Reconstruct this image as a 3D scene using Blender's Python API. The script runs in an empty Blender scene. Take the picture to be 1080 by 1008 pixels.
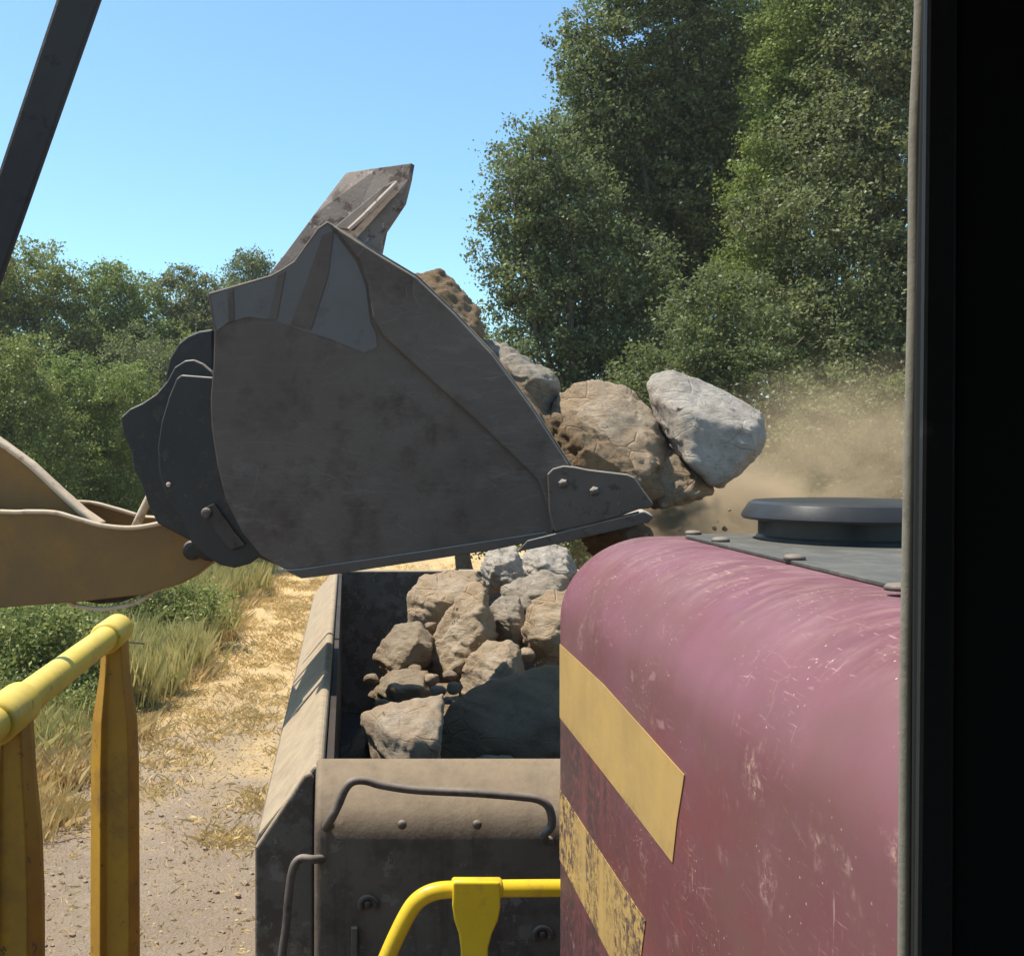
import bpy, bmesh, math, random
import numpy as np
from mathutils import Vector, noise, Matrix
R = math.radians
sc = bpy.context.scene
COL = sc.collection
F = 1158.0; VX = 366.0; VY = 480.0; CZ = 3.5      # focal length in photo pixels, vanishing point, eye height

# ---------------------------------------------------------------- camera, sky, sun
cam = bpy.data.cameras.new('camera'); cam.sensor_fit = 'HORIZONTAL'; cam.sensor_width = 36
cam.lens = 36 * F / 1080; cam.shift_x = (540 - VX) / 1080; cam.shift_y = (VY - 504) / 1080
cam.clip_start = 0.05; cam.clip_end = 3000
co = bpy.data.objects.new('camera', cam); COL.objects.link(co)
co.location = (0, 0, CZ); co.rotation_euler = (R(90), 0, 0); sc.camera = co
SUN_AZ, SUN_EL = -76.0, 64.0          # degrees clockwise from the viewing axis, elevation
w = bpy.data.worlds.new('World'); sc.world = w; w.use_nodes = True
nt = w.node_tree; bg = nt.nodes['Background']
sky = nt.nodes.new('ShaderNodeTexSky'); sky.sky_type = 'NISHITA'; sky.sun_disc = False
sky.sun_elevation = R(SUN_EL); sky.sun_rotation = R(SUN_AZ)
sky.air_density = 1.0; sky.dust_density = 0.6; sky.ozone_density = 1.6; sky.altitude = 100
tint = nt.nodes.new('ShaderNodeMix'); tint.data_type = 'RGBA'; tint.blend_type = 'MULTIPLY'; tint.inputs[0].default_value = 1
tint.inputs[7].default_value = (.87, 1.13, 1.16, 1)
nt.links.new(sky.outputs[0], tint.inputs[6]); nt.links.new(tint.outputs[2], bg.inputs[0]); bg.inputs[1].default_value = 0.128
sd = bpy.data.lights.new('sun', 'SUN'); sd.energy = 5.0; sd.angle = R(0.53); sd.color = (1.0, 0.93, 0.82)
so = bpy.data.objects.new('sun', sd); COL.objects.link(so); so.location = (0, 0, 30)
sdir = Vector((math.sin(R(SUN_AZ)) * math.cos(R(SUN_EL)), math.cos(R(SUN_AZ)) * math.cos(R(SUN_EL)), math.sin(R(SUN_EL))))
so.rotation_euler = sdir.to_track_quat('Z', 'Y').to_euler()
sc.view_settings.view_transform = 'Standard'; sc.view_settings.look = 'None'
sc.view_settings.exposure = 0.62; sc.view_settings.gamma = 1
sc.cycles.max_bounces = 8; sc.cycles.transparent_max_bounces = 8; sc.cycles.volume_step_rate = 2.0
sc.cycles.use_denoising = True
sc.cycles.sample_clamp_indirect = 6

# ---------------------------------------------------------------- helpers
def P(px, py, d):
    return Vector(((px - VX) / F * d, d, CZ - (py - VY) / F * d))

def tag(o, label=None, cat=None, group=None, kind=None):
    if label: o['label'] = label
    if cat: o['category'] = cat
    if group: o['group'] = group
    if kind: o['kind'] = kind
    return o

def thing(name, loc, label, cat, group=None):
    o = bpy.data.objects.new(name, None); COL.objects.link(o); o.location = loc
    o.empty_display_size = 0.2
    return tag(o, label, cat, group)

def origin_of(o):
    v = Vector((0, 0, 0))
    while o is not None: v = v + o.location; o = o.parent
    return v

def obj(name, verts, faces, mat, parent=None, smooth=False, bevel=0, origin=None, seg=2, sharp=0):
    me = bpy.data.meshes.new(name)
    og = origin_of(parent) if parent else Vector(origin if origin is not None else (0, 0, 0))
    me.from_pydata([tuple(Vector(v) - og) for v in verts], [], faces)
    bm = bmesh.new(); bm.from_mesh(me); bmesh.ops.recalc_face_normals(bm, faces=bm.faces); bm.to_mesh(me); bm.free()
    me.materials.append(mat)
    if smooth:
        for p in me.polygons: p.use_smooth = True
        if sharp: me.set_sharp_from_angle(angle=R(sharp))
    o = bpy.data.objects.new(name, me); COL.objects.link(o)
    if parent: o.parent = parent
    else: o.location = og
    if bevel:
        b = o.modifiers.new('bevel', 'BEVEL'); b.width = bevel; b.segments = seg; b.limit_method = 'ANGLE'; b.angle_limit = R(35)
    return o

def join(*vf):
    V, Fs = [], []
    for v, f in vf:
        n = len(V); V += list(v); Fs += [tuple(i + n for i in ff) for ff in f]
    return V, Fs

def prism(poly, ext):
    n = len(poly); ext = Vector(ext); poly = [Vector(p) for p in poly]
    V = poly + [p + ext for p in poly]
    Fs = [tuple(range(n)), tuple(range(2 * n - 1, n - 1, -1))] + [(i, (i + 1) % n, (i + 1) % n + n, i + n) for i in range(n)]
    return V, Fs

def box(x0, x1, y0, y1, z0, z1):
    return prism([(x0, y0, z0), (x1, y0, z0), (x1, y1, z0), (x0, y1, z0)], (0, 0, z1 - z0))

def tube(path, r, n=14, cap=True):
    path = [Vector(p) for p in path]; V, Fs = [], []
    rs = r if isinstance(r, (list, tuple)) else [r] * len(path)
    prev = None
    for i, p in enumerate(path):
        a = path[max(i - 1, 0)]; b = path[min(i + 1, len(path) - 1)]
        t = (b - a).normalized()
        if prev is None:
            u = t.cross(Vector((0, 0, 1)))
            if u.length < 0.1: u = t.cross(Vector((1, 0, 0)))
        else: u = prev - t * prev.dot(t)
        u.normalize(); prev = u; v = t.cross(u)
        for k in range(n):
            an = 2 * math.pi * k / n
            V.append(p + (u * math.cos(an) + v * math.sin(an)) * rs[i])
    for i in range(len(path) - 1):
        for k in range(n):
            Fs.append((i * n + k, i * n + (k + 1) % n, (i + 1) * n + (k + 1) % n, (i + 1) * n + k))
    if cap: Fs.append(tuple(range(n))[::-1]); Fs.append(tuple(range((len(path) - 1) * n, len(path) * n)))
    return V, Fs

def spline(pts, k=8):
    pts = [Vector(p) for p in pts]; out = []
    for i in range(len(pts) - 1):
        p0 = pts[max(i - 1, 0)]; p1 = pts[i]; p2 = pts[i + 1]; p3 = pts[min(i + 2, len(pts) - 1)]
        for j in range(k):
            t = j / k
            out.append(0.5 * ((2 * p1) + (p2 - p0) * t + (2 * p0 - 5 * p1 + 4 * p2 - p3) * t * t + (3 * p1 - p0 - 3 * p2 + p3) * t ** 3))
    out.append(pts[-1]); return out

def lathe(prof, c, n=64):
    V, Fs = [], []; c = Vector(c)
    for r, z in prof:
        for k in range(n):
            a = 2 * math.pi * k / n; V.append(c + Vector((r * math.cos(a), r * math.sin(a), z)))
    for i in range(len(prof) - 1):
        for k in range(n):
            Fs.append((i * n + k, i * n + (k + 1) % n, (i + 1) * n + (k + 1) % n, (i + 1) * n + k))
    Fs.append(tuple(range(n))); Fs.append(tuple(range((len(prof) - 1) * n, len(prof) * n)))
    return V, Fs

def bolt_vf(c, nrm, r=0.014, h=0.01, n=12):
    nrm = Vector(nrm).normalized(); c = Vector(c)
    u = nrm.cross(Vector((0.3, 0.2, 1))).normalized(); v = nrm.cross(u)
    V, Fs = [], []
    lv = [(1.0, 0.0), (1.0, 0.45), (0.8, 0.85), (0.4, 1.0)]
    for rr, hh in lv:
        for k in range(n):
            a = 2 * math.pi * k / n
            V.append(c + (u * math.cos(a) + v * math.sin(a)) * r * rr + nrm * h * hh)
    for i in range(len(lv) - 1):
        for k in range(n): Fs.append((i * n + k, i * n + (k + 1) % n, (i + 1) * n + (k + 1) % n, (i + 1) * n + k))
    Fs.append(tuple(range(3 * n, 4 * n))); Fs.append(tuple(range(n))[::-1])
    return V, Fs

# ---------------------------------------------------------------- materials
class NB:
    def __init__(s, name):
        s.m = bpy.data.materials.new(name); s.m.use_nodes = True; s.t = s.m.node_tree
        s.b = s.t.nodes['Principled BSDF']; s.tc = s.t.nodes.new('ShaderNodeTexCoord')
        s.co = s.tc.outputs['Object']
    def n(s, k, **kw):
        x = s.t.nodes.new(k)
        for a, b in kw.items(): setattr(x, a, b)
        return x
    def l(s, a, b): s.t.links.new(a, b)
    def mapped(s, scale=(1, 1, 1), rot=(0, 0, 0), co=None):
        m = s.n('ShaderNodeMapping'); m.inputs['Scale'].default_value = scale; m.inputs['Rotation'].default_value = rot
        s.l(co or s.co, m.inputs[0]); return m.outputs[0]
    def noise(s, scale, detail=6, rough=0.6, co=None, dist=0.0):
        x = s.n('ShaderNodeTexNoise'); x.inputs['Scale'].default_value = scale; x.inputs['Detail'].default_value = detail
        x.inputs['Roughness'].default_value = rough; x.inputs['Distortion'].default_value = dist
        s.l(co or s.co, x.inputs['Vector']); return x.outputs['Fac']
    def vor(s, scale, co=None, feat='F1', out='Distance'):
        x = s.n('ShaderNodeTexVoronoi', feature=feat); x.inputs['Scale'].default_value = scale
        s.l(co or s.co, x.inputs['Vector']); return x.outputs[out]
    def ramp(s, fac, a, b, va=0.0, vb=1.0):
        x = s.n('ShaderNodeMapRange'); x.inputs[1].default_value = a; x.inputs[2].default_value = b
        x.inputs[3].default_value = va; x.inputs[4].default_value = vb; s.l(fac, x.inputs[0]); return x.outputs[0]
    def mix(s, fac, a, b):
        x = s.n('ShaderNodeMix', data_type='RGBA')
        for sock, val in ((x.inputs[0], fac), (x.inputs[6], a), (x.inputs[7], b)):
            if isinstance(val, (int, float)): sock.default_value = val
            elif isinstance(val, tuple): sock.default_value = val + (1,) if len(val) == 3 else val
            else: s.l(val, sock)
        return x.outputs[2]
    def math(s, op, a, b=0.0):
        x = s.n('ShaderNodeMath', operation=op)
        for i, v in enumerate((a, b)):
            if isinstance(v, (int, float)): x.inputs[i].default_value = v
            else: s.l(v, x.inputs[i])
        return x.outputs[0]
    def bump(s, h, strength=0.3, dist=0.01):
        x = s.n('ShaderNodeBump'); x.inputs['Strength'].default_value = strength; x.inputs['Distance'].default_value = dist
        s.l(h, x.inputs['Height']); s.l(x.outputs[0], s.b.inputs['Normal'])
    def done(s, col, rough=0.7, metal=0.0, spec=0.5):
        if isinstance(col, tuple): s.b.inputs['Base Color'].default_value = col + (1,)
        else: s.l(col, s.b.inputs['Base Color'])
        if isinstance(rough, (int, float)): s.b.inputs['Roughness'].default_value = rough
        else: s.l(rough, s.b.inputs['Roughness'])
        s.b.inputs['Metallic'].default_value = metal; s.b.inputs['Specular IOR Level'].default_value = spec
        return s.m

def worn(name, c1, c2, c3, c4=None, sc1=3, sc3=14, th=(0.56, 0.62), sc4=30, th4=(0.64, 0.68), rough=0.7, bump=0.25, bsc=60, metal=0.0, streak=None, up=None, upc=None, lo=.15, hi=.75, scr=0):
    """paint or steel: two broad tones, blotches, chips, dust lying on faces that look up"""
    k = NB(name)
    c = k.mix(k.ramp(k.noise(sc1, 5, 0.65), 0.35, 0.65), c1, c2)
    c = k.mix(k.ramp(k.noise(sc3, 8, 0.7), *th), c, c3)
    if c4: c = k.mix(k.ramp(k.noise(sc4, 5, 0.75), *th4), c, c4)
    if streak:
        sm = k.mapped(streak[0], streak[1]) if len(streak) > 4 else k.mapped(streak[0])
        c = k.mix(k.ramp(k.noise(1.0, 3, 0.6, co=sm), streak[-2][0], streak[-2][1], 0, streak[-2][2]), c, streak[-1])
    if scr:
        for rot, sc_, th in (((0, .35, 0), (1.3, 1.3, 5.5), .010), ((0, -.5, .2), (.9, .9, 4.2), .007), ((.3, 1.2, 0), (1.6, 1.6, 6), .006)):
            nz = k.n('ShaderNodeTexNoise'); nz.inputs['Scale'].default_value = 1.1; nz.inputs['Detail'].default_value = 3; k.l(k.co, nz.inputs['Vector'])
            vm = k.n('ShaderNodeVectorMath', operation='ADD'); k.l(k.mapped(sc_, rot), vm.inputs[0]); k.l(nz.outputs['Color'], vm.inputs[1])
            ln = k.ramp(k.vor(1.4, co=vm.outputs[0], feat='DISTANCE_TO_EDGE'), 0, th, 1, 0)
            c = k.mix(k.math('MULTIPLY', ln, k.ramp(k.noise(3.5, 5, .75), .46, .60, 0, scr)), c, (.20, .17, .145))
        c = k.mix(k.math('MULTIPLY', k.ramp(k.noise(1, 6, .7, co=k.mapped((5, 5, 14), (0, .3, 0))), .52, .68, 0, .5), k.ramp(k.noise(1.3, 3), .45, .6)), c, (.15, .128, .108))
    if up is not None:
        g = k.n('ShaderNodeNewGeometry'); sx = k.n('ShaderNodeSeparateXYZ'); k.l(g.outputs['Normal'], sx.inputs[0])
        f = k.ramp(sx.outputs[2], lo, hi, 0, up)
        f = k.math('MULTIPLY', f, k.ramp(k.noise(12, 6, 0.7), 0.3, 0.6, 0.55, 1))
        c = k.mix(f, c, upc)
    k.bump(k.noise(bsc, 8, 0.7), bump, 0.006)
    return k.done(c, rough, metal, 0.3)

M = {}
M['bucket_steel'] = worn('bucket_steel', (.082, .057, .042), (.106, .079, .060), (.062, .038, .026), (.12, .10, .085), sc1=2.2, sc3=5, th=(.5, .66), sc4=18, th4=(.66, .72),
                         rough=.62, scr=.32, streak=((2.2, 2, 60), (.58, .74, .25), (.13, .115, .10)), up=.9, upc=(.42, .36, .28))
M['edge_steel'] = worn('edge_steel', (.080, .058, .043), (.100, .075, .058), (.060, .038, .026), (.16, .14, .12), sc1=4, rough=.6, up=.9, upc=(.45, .40, .33))
M['reflection_steel'] = worn('reflection_steel', (.096, .081, .073), (.114, .099, .091), (.074, .056, .046), None, sc1=3, sc3=6, th=(.56, .72), rough=.5,
                       streak=((30, 30, 2), (.56, .66, .35), (.08, .085, .09)), up=.5, upc=(.4, .36, .3))  # bucket steel in a paler tone, a reflection put into the colour
M['black_steel'] = worn('black_steel', (.020, .016, .014), (.030, .025, .021), (.04, .03, .022), (.06, .05, .045), sc4=24, rough=.5, up=.85, upc=(.32, .28, .23))
M['rust_steel'] = worn('rust_steel', (.20, .16, .13), (.15, .12, .10), (.07, .045, .035), (.36, .27, .24), sc1=5, sc3=11, th=(.54, .6), sc4=26, th4=(.6, .64), rough=.75, bump=.5)
M['pale_rust'] = worn('pale_rust', (.50, .40, .34), (.38, .29, .24), (.16, .10, .08), None, sc3=22, rough=.8)
M['arm_brown'] = worn('arm_brown', (.215, .115, .030), (.165, .090, .030), (.25, .125, .025), (.11, .065, .034), sc1=1.4, sc3=2.5, th=(.5, .7), rough=.65, up=.95, upc=(.60, .48, .34))
M['arm_edge'] = worn('arm_edge', (.55, .44, .31), (.48, .37, .25), (.35, .25, .16), None, sc1=8, rough=.8)
M['bed_paint'] = worn('bed_paint', (.095, .070, .050), (.120, .090, .064), (.072, .050, .036), (.155, .12, .09), sc1=4, sc3=7, th=(.5, .62), sc4=9, th4=(.6, .64), rough=.8,
                      bump=.5, bsc=45, streak=((24, 24, 1.6), (.54, .66, .55), (.06, .033, .022)), up=.95, upc=(.235, .172, .105), lo=.12, hi=.85)
M['bed_side'] = worn('bed_side', (.105, .085, .066), (.130, .107, .083), (.078, .058, .044), (.155, .13, .105), sc1=5, sc3=8, th=(.48, .55), sc4=10, th4=(.58, .61), rough=.85,
                     bump=.6, bsc=40, up=.97, upc=(.35, .27, .175), lo=.1, hi=.6)
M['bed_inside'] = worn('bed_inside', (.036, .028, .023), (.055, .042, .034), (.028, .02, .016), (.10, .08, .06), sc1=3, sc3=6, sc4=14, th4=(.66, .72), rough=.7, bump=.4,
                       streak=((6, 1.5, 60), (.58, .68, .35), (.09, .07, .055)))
M['rod'] = worn('rod', (.070, .052, .042), (.095, .075, .062), (.05, .035, .028), None, sc1=20, rough=.6, up=.6, upc=(.30, .24, .18))
M['rail_yellow'] = worn('rail_yellow', (.62, .43, .03), (.56, .38, .03), (.48, .31, .04), (.14, .09, .03), sc1=4, sc3=9, th=(.5, .66), sc4=55, th4=(.63, .67), rough=.45, bump=.1, up=.45, upc=(.78, .62, .20))
M['post_yellow'] = worn('post_yellow', (.32, .155, .014), (.40, .205, .014), (.25, .125, .02), (.10, .06, .03), sc1=5, sc3=9, th=(.5, .66), sc4=55, th4=(.62, .66), rough=.6, bump=.15)
M['rail_bright'] = worn('rail_bright', (.70, .46, .018), (.62, .40, .018), (.50, .31, .03), (.16, .10, .03), sc3=16, th=(.52, .7), sc4=60, th4=(.67, .70), rough=.35, bump=.05)
M['black_plate'] = worn('black_plate', (.045, .046, .042), (.070, .070, .062), (.13, .118, .095), (.04, .04, .04), sc1=6, sc3=12, th=(.5, .68), rough=.6, up=.5, upc=(.15, .138, .11))
M['cap_black'] = worn('cap_black', (.018, .019, .02), (.028, .028, .028), (.06, .055, .05), None, sc3=20, th=(.6, .75), rough=.32, bump=.08, bsc=30, up=.35, upc=(.09, .085, .075))
M['cab_black'] = worn('cab_black', (.0035, .004, .005), (.005, .0055, .0065), (.006, .006, .006), None, rough=.9, bump=.05)
M['seal'] = worn('seal', (.22, .20, .155), (.17, .155, .125), (.12, .105, .09), None, sc3=16, rough=.8)
M['brown_bar'] = worn('brown_bar', (.038, .029, .023), (.052, .040, .032), (.03, .02, .016), (.15, .12, .10), sc1=6, sc4=22, th4=(.7, .73), rough=.6)
M['rubber'] = worn('rubber', (.02, .02, .02), (.04, .037, .033), (.06, .05, .04), None, rough=.85)

def hood_mat():
    k = NB('hood_paint')
    c = k.mix(k.ramp(k.noise(1.8, 4, 0.6), .38, .62), (.125, .036, .042), (.115, .034, .030))
    # paler pink towards the shoulder, deeper red lower down the side
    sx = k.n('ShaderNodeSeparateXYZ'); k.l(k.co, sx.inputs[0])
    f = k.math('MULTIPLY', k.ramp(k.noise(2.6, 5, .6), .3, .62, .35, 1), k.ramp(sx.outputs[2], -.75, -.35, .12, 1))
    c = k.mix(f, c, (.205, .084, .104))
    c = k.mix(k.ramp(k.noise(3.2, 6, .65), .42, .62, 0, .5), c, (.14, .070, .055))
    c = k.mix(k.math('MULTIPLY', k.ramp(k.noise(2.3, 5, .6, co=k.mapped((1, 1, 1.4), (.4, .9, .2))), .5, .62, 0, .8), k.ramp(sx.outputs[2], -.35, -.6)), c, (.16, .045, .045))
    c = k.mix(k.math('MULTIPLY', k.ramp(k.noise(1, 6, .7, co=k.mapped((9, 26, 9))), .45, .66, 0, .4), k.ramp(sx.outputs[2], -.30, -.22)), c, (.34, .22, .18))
    # rubbed scratches and dust specks
    for rot, sc_, th in (((.5, .2, .9), (22, 240, 26), .66), ((.2, 1.0, .3), (190, 15, 22), .67), ((1.1, .4, .2), (18, 22, 330), .66)):
        m = k.mapped(sc_, rot)
        c = k.mix(k.math('MULTIPLY', k.ramp(k.noise(1, 2, .5, co=m, dist=.6), th, th + .04, 0, .40), k.ramp(k.noise(4, 3), .50, .64)), c, (.50, .34, .30))
    sp = k.math('LESS_THAN', k.vor(70), .12)
    c = k.mix(k.math('MULTIPLY', sp, k.ramp(k.noise(6, 3), .5, .56, 0, .7)), c, (.50, .36, .32))
    for rot, sc_, th in (((.5, .2, .4), (2, 2, 7), .012), ((-.6, .1, .3), (2.6, 2.0, 8), .010), ((1.2, .1, .3), (2, 3, 7), .009)):
        nz = k.n('ShaderNodeTexNoise'); nz.inputs['Scale'].default_value = 2.2; nz.inputs['Detail'].default_value = 3; k.l(k.co, nz.inputs['Vector'])
        vm = k.n('ShaderNodeVectorMath', operation='ADD'); k.l(k.mapped(sc_, rot), vm.inputs[0]); k.l(nz.outputs['Color'], vm.inputs[1])
        ln = k.ramp(k.vor(1.5, co=vm.outputs[0], feat='DISTANCE_TO_EDGE'), 0, th, 1, 0)
        c = k.mix(k.math('MULTIPLY', ln, k.ramp(k.noise(4.5, 6, .8), .54, .68, 0, .42)), c, (.44, .28, .24))
    scuff = k.math('MULTIPLY', k.ramp(k.noise(60, 8, .85), .50, .58), k.ramp(k.noise(3.3, 4, .7, co=k.mapped((1, 1, 1), (.7, .1, .4))), .60, .68, 0, .7))
    c = k.mix(scuff, c, (.46, .30, .24))
    # rust blistering and streaks on the side
    r1 = k.ramp(k.noise(42, 6, .8), .44, .50)
    band = k.math('MULTIPLY', k.ramp(k.noise(1, 4, .6, co=k.mapped((6, 7, 1.1))), .38, .52), k.ramp(sx.outputs[2], -.62, -.72))
    band = k.math('MULTIPLY', band, k.ramp(sx.outputs[1], .22, .5))
    c = k.mix(k.math('MULTIPLY', r1, band), c, (.055, .030, .03))
    c = k.mix(k.math('MULTIPLY', k.ramp(k.noise(1, 6, .8, co=k.mapped((60, 60, 9))), .60, .64, 0, .7), k.ramp(sx.outputs[2], -.5, -.8)), c, (.05, .028, .028))
    k.bump(k.noise(25, 8, .7), .10, .004)
    k.b.inputs['Coat Weight'].default_value = .04; k.b.inputs['Coat Roughness'].default_value = .35
    return k.done(c, k.ramp(k.noise(7, 5), .3, .7, .42, .6), 0, .35)
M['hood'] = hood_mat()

def stripe_mat():
    k = NB('stripe_yellow')
    c = k.mix(k.ramp(k.noise(6, 6, .7), .35, .65), (.44, .275, .085), (.36, .225, .075))
    c = k.mix(k.ramp(k.noise(1, 4, .7, co=k.mapped((5, 5, 22))), .55, .68, 0, .4), c, (.45, .32, .14))
    sx = k.n('ShaderNodeSeparateXYZ'); k.l(k.co, sx.inputs[0])
    r1 = k.ramp(k.noise(46, 6, .8), .47, .53)
    band = k.math('MULTIPLY', k.ramp(k.noise(1, 4, .6, co=k.mapped((6, 7, 1.1))), .38, .52), k.ramp(sx.outputs[2], -.66, -.80))
    c = k.mix(k.math('MULTIPLY', r1, band), c, (.075, .04, .035))
    c = k.mix(k.ramp(k.noise(60, 4, .8), .66, .69, 0, .6), c, (.30, .08, .08))
    k.bump(k.noise(30, 6), .08, .003)
    return k.done(c, .55)
M['stripe'] = stripe_mat()

def rock_mat(name, a, b, d, dirt=None, big=1.0):
    k = NB(name)
    c = k.mix(k.ramp(k.noise(3 * big, 8, .7), .35, .65), a, b)
    c = k.mix(k.ramp(k.noise(11 * big, 10, .75), .48, .66, 0, .8), c, d)
    c = k.mix(k.ramp(k.noise(34 * big, 10, .85), .54, .66, 0, .55), c, tuple(x * .5 for x in b))
    if dirt:
        c = k.mix(k.ramp(k.noise(4, 6, .7), .42, .56), c, dirt)
    h = k.math('ADD', k.noise(11, 12, .82), k.math('MULTIPLY', k.noise(70, 8, .85), .45))
    h = k.math('ADD', h, k.math('MULTIPLY', k.noise(5, 10, .75, co=k.mapped((1, 1, 3.2), (.5, .3, 0)), dist=1.2), 1.2))
    h = k.math('ADD', h, k.math('MULTIPLY', k.ramp(k.vor(5, feat='DISTANCE_TO_EDGE', co=k.mapped((1, 1, 1.6), (.5, .2, .3))), 0, .035, -.5, 0), k.ramp(k.noise(4, 3), .45, .6)))
    k.bump(h, .8, .05)
    return k.done(c, .92, 0, .2)
M['rock_beige'] = rock_mat('rock_beige', (.56, .45, .33), (.45, .36, .25), (.32, .24, .16), dirt=(.44, .32, .205))
M['rock_brown'] = rock_mat('rock_brown', (.40, .32, .22), (.31, .24, .165), (.20, .15, .10), dirt=(.38, .28, .18))
M['rock_grey'] = rock_mat('rock_grey', (.45, .385, .30), (.36, .30, .23), (.23, .185, .14))
M['rock_pale'] = rock_mat('rock_pale', (.56, .50, .42), (.47, .41, .34), (.31, .265, .21))
M['soil'] = rock_mat('soil', (.26, .18, .105), (.33, .235, .14), (.17, .11, .06))

def leaf_mat(name, dark, light, trans=.35, rough=.55):
    k = NB(name)
    at = k.n('ShaderNodeAttribute', attribute_name='lv'); c = k.mix(at.outputs['Fac'], dark, light)
    k.done(c, rough, 0, .35)
    tr = k.n('ShaderNodeBsdfTranslucent'); c2 = k.mix(.5, c, (.26, .32, .09)); k.l(c2, tr.inputs[0])
    mx = k.n('ShaderNodeMixShader'); mx.inputs[0].default_value = trans
    k.l(k.b.outputs[0], mx.inputs[1]); k.l(tr.outputs[0], mx.inputs[2])
    k.l(mx.outputs[0], k.t.nodes['Material Output'].inputs[0])
    return k.m
M['leaf_oak'] = leaf_mat('leaf_oak', (.066, .085, .030), (.200, .228, .092))
M['leaf_olive'] = leaf_mat('leaf_olive', (.092, .104, .038), (.262, .275, .125))
M['leaf_lime'] = leaf_mat('leaf_lime', (.110, .160, .028), (.260, .310, .075))
M['leaf_grey'] = leaf_mat('leaf_grey', (.072, .094, .038), (.210, .240, .110))
M['leaf_weed'] = leaf_mat('leaf_weed', (.110, .140, .030), (.310, .330, .090))
M['straw'] = leaf_mat('straw', (.54, .36, .145), (.80, .60, .30), .25)
M['dry_grass'] = leaf_mat('dry_grass', (.30, .28, .08), (.62, .53, .21), .3)
M['gold_weed'] = leaf_mat('gold_weed', (.36, .31, .09), (.74, .60, .26), .3)
M['bark'] = worn('bark', (.10, .075, .055), (.15, .12, .09), (.06, .045, .035), None, sc1=6, sc3=12, rough=.95, bump=.9, bsc=25)

def ground_mat():
    k = NB('ground_earth')
    sx = k.n('ShaderNodeSeparateXYZ'); k.l(k.co, sx.inputs[0])
    grav = k.mix(k.ramp(k.noise(1.2, 8, .7), .35, .65), (.37, .285, .205), (.30, .225, .16))
    grav = k.mix(k.ramp(k.noise(14, 8, .8), .5, .66, 0, .8), grav, (.43, .345, .25))
    grav = k.mix(k.ramp(k.vor(22), .0, .2, .35, 0), grav, (.24, .19, .15))
    straw = k.mix(k.ramp(k.noise(2.2, 8, .75), .38, .62), (.64, .45, .22), (.47, .33, .17))
    straw = k.mix(k.ramp(k.noise(18, 8, .8), .46, .62, 0, .8), straw, (.76, .56, .27))
    yb = k.math('ADD', sx.outputs[1], k.ramp(k.noise(.55, 8, .75), .3, .7, -4.5, 4.5))
    f = k.ramp(yb, 10.6, 15.5)
    # two wheel tracks kept bare and paler
    c = k.mix(f, grav, straw)
    tr = k.ramp(k.noise(1, 6, .7, co=k.mapped((1.6, .12, 1))), .52, .62, 0, .5)
    c = k.mix(tr, c, (.36, .27, .18))
    wd = k.math('ADD', sx.outputs[0], k.ramp(k.noise(.8, 5), .3, .7, -.5, .5))
    c = k.mix(k.math('MULTIPLY', k.ramp(wd, -2.7, -3.6), k.ramp(sx.outputs[1], 11, 14)), c, (.16, .125, .06))
    c = k.mix(k.ramp(k.noise(48, 6, .8), .56, .66, 0, .45), c, (.20, .155, .12))
    c = k.mix(k.ramp(k.noise(36, 6, .8, co=k.mapped((1, 1, 1), (0, 0, 1))), .60, .68, 0, .6), c, (.46, .39, .30))
    c = k.mix(k.ramp(k.noise(.9, 8, .75, co=k.mapped((1, .25, 1))), .5, .66, 0, .45), c, (.30, .215, .145))
    h = k.math('ADD', k.math('ADD', k.noise(1.6, 12, .8), k.noise(60, 6, .9)), k.math('MULTIPLY', k.vor(38), -.5))
    k.bump(h, .8, .035)
    return k.done(c, .95, 0, .15)
M['ground'] = ground_mat()

# ---------------------------------------------------------------- ground
def gz(x, y):
    z = 0.10 * noise.noise(Vector((x * .25, y * .25, 0))) + 0.03 * noise.noise(Vector((x * 1.3, y * 1.3, 3)))
    if x < -2.6 and y > 9: z += min(.35, (-2.6 - x) * .10)         # bank beside the path
    if y > 32: z += min(8, (y - 32) * .06)
    return z
def axis(vals):
    out = []
    for a, b, n in vals: out += list(np.linspace(a, b, n, endpoint=False))
    return out + [vals[-1][1]]
xs = axis([(-900, -60, 8), (-60, -12, 12), (-12, 12, 100), (12, 60, 12), (60, 900, 8)])
ys = axis([(-200, -10, 5), (-10, 4, 14), (4, 34, 130), (34, 80, 16), (80, 1500, 12)])
V = [(x, y, gz(x, y)) for y in ys for x in xs]; nx = len(xs)
Fs = [(j * nx + i, j * nx + i + 1, (j + 1) * nx + i + 1, (j + 1) * nx + i) for j in range(len(ys) - 1) for i in range(nx - 1)]
tag(obj('ground', V, Fs, M['ground'], smooth=True), kind='structure')

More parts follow.
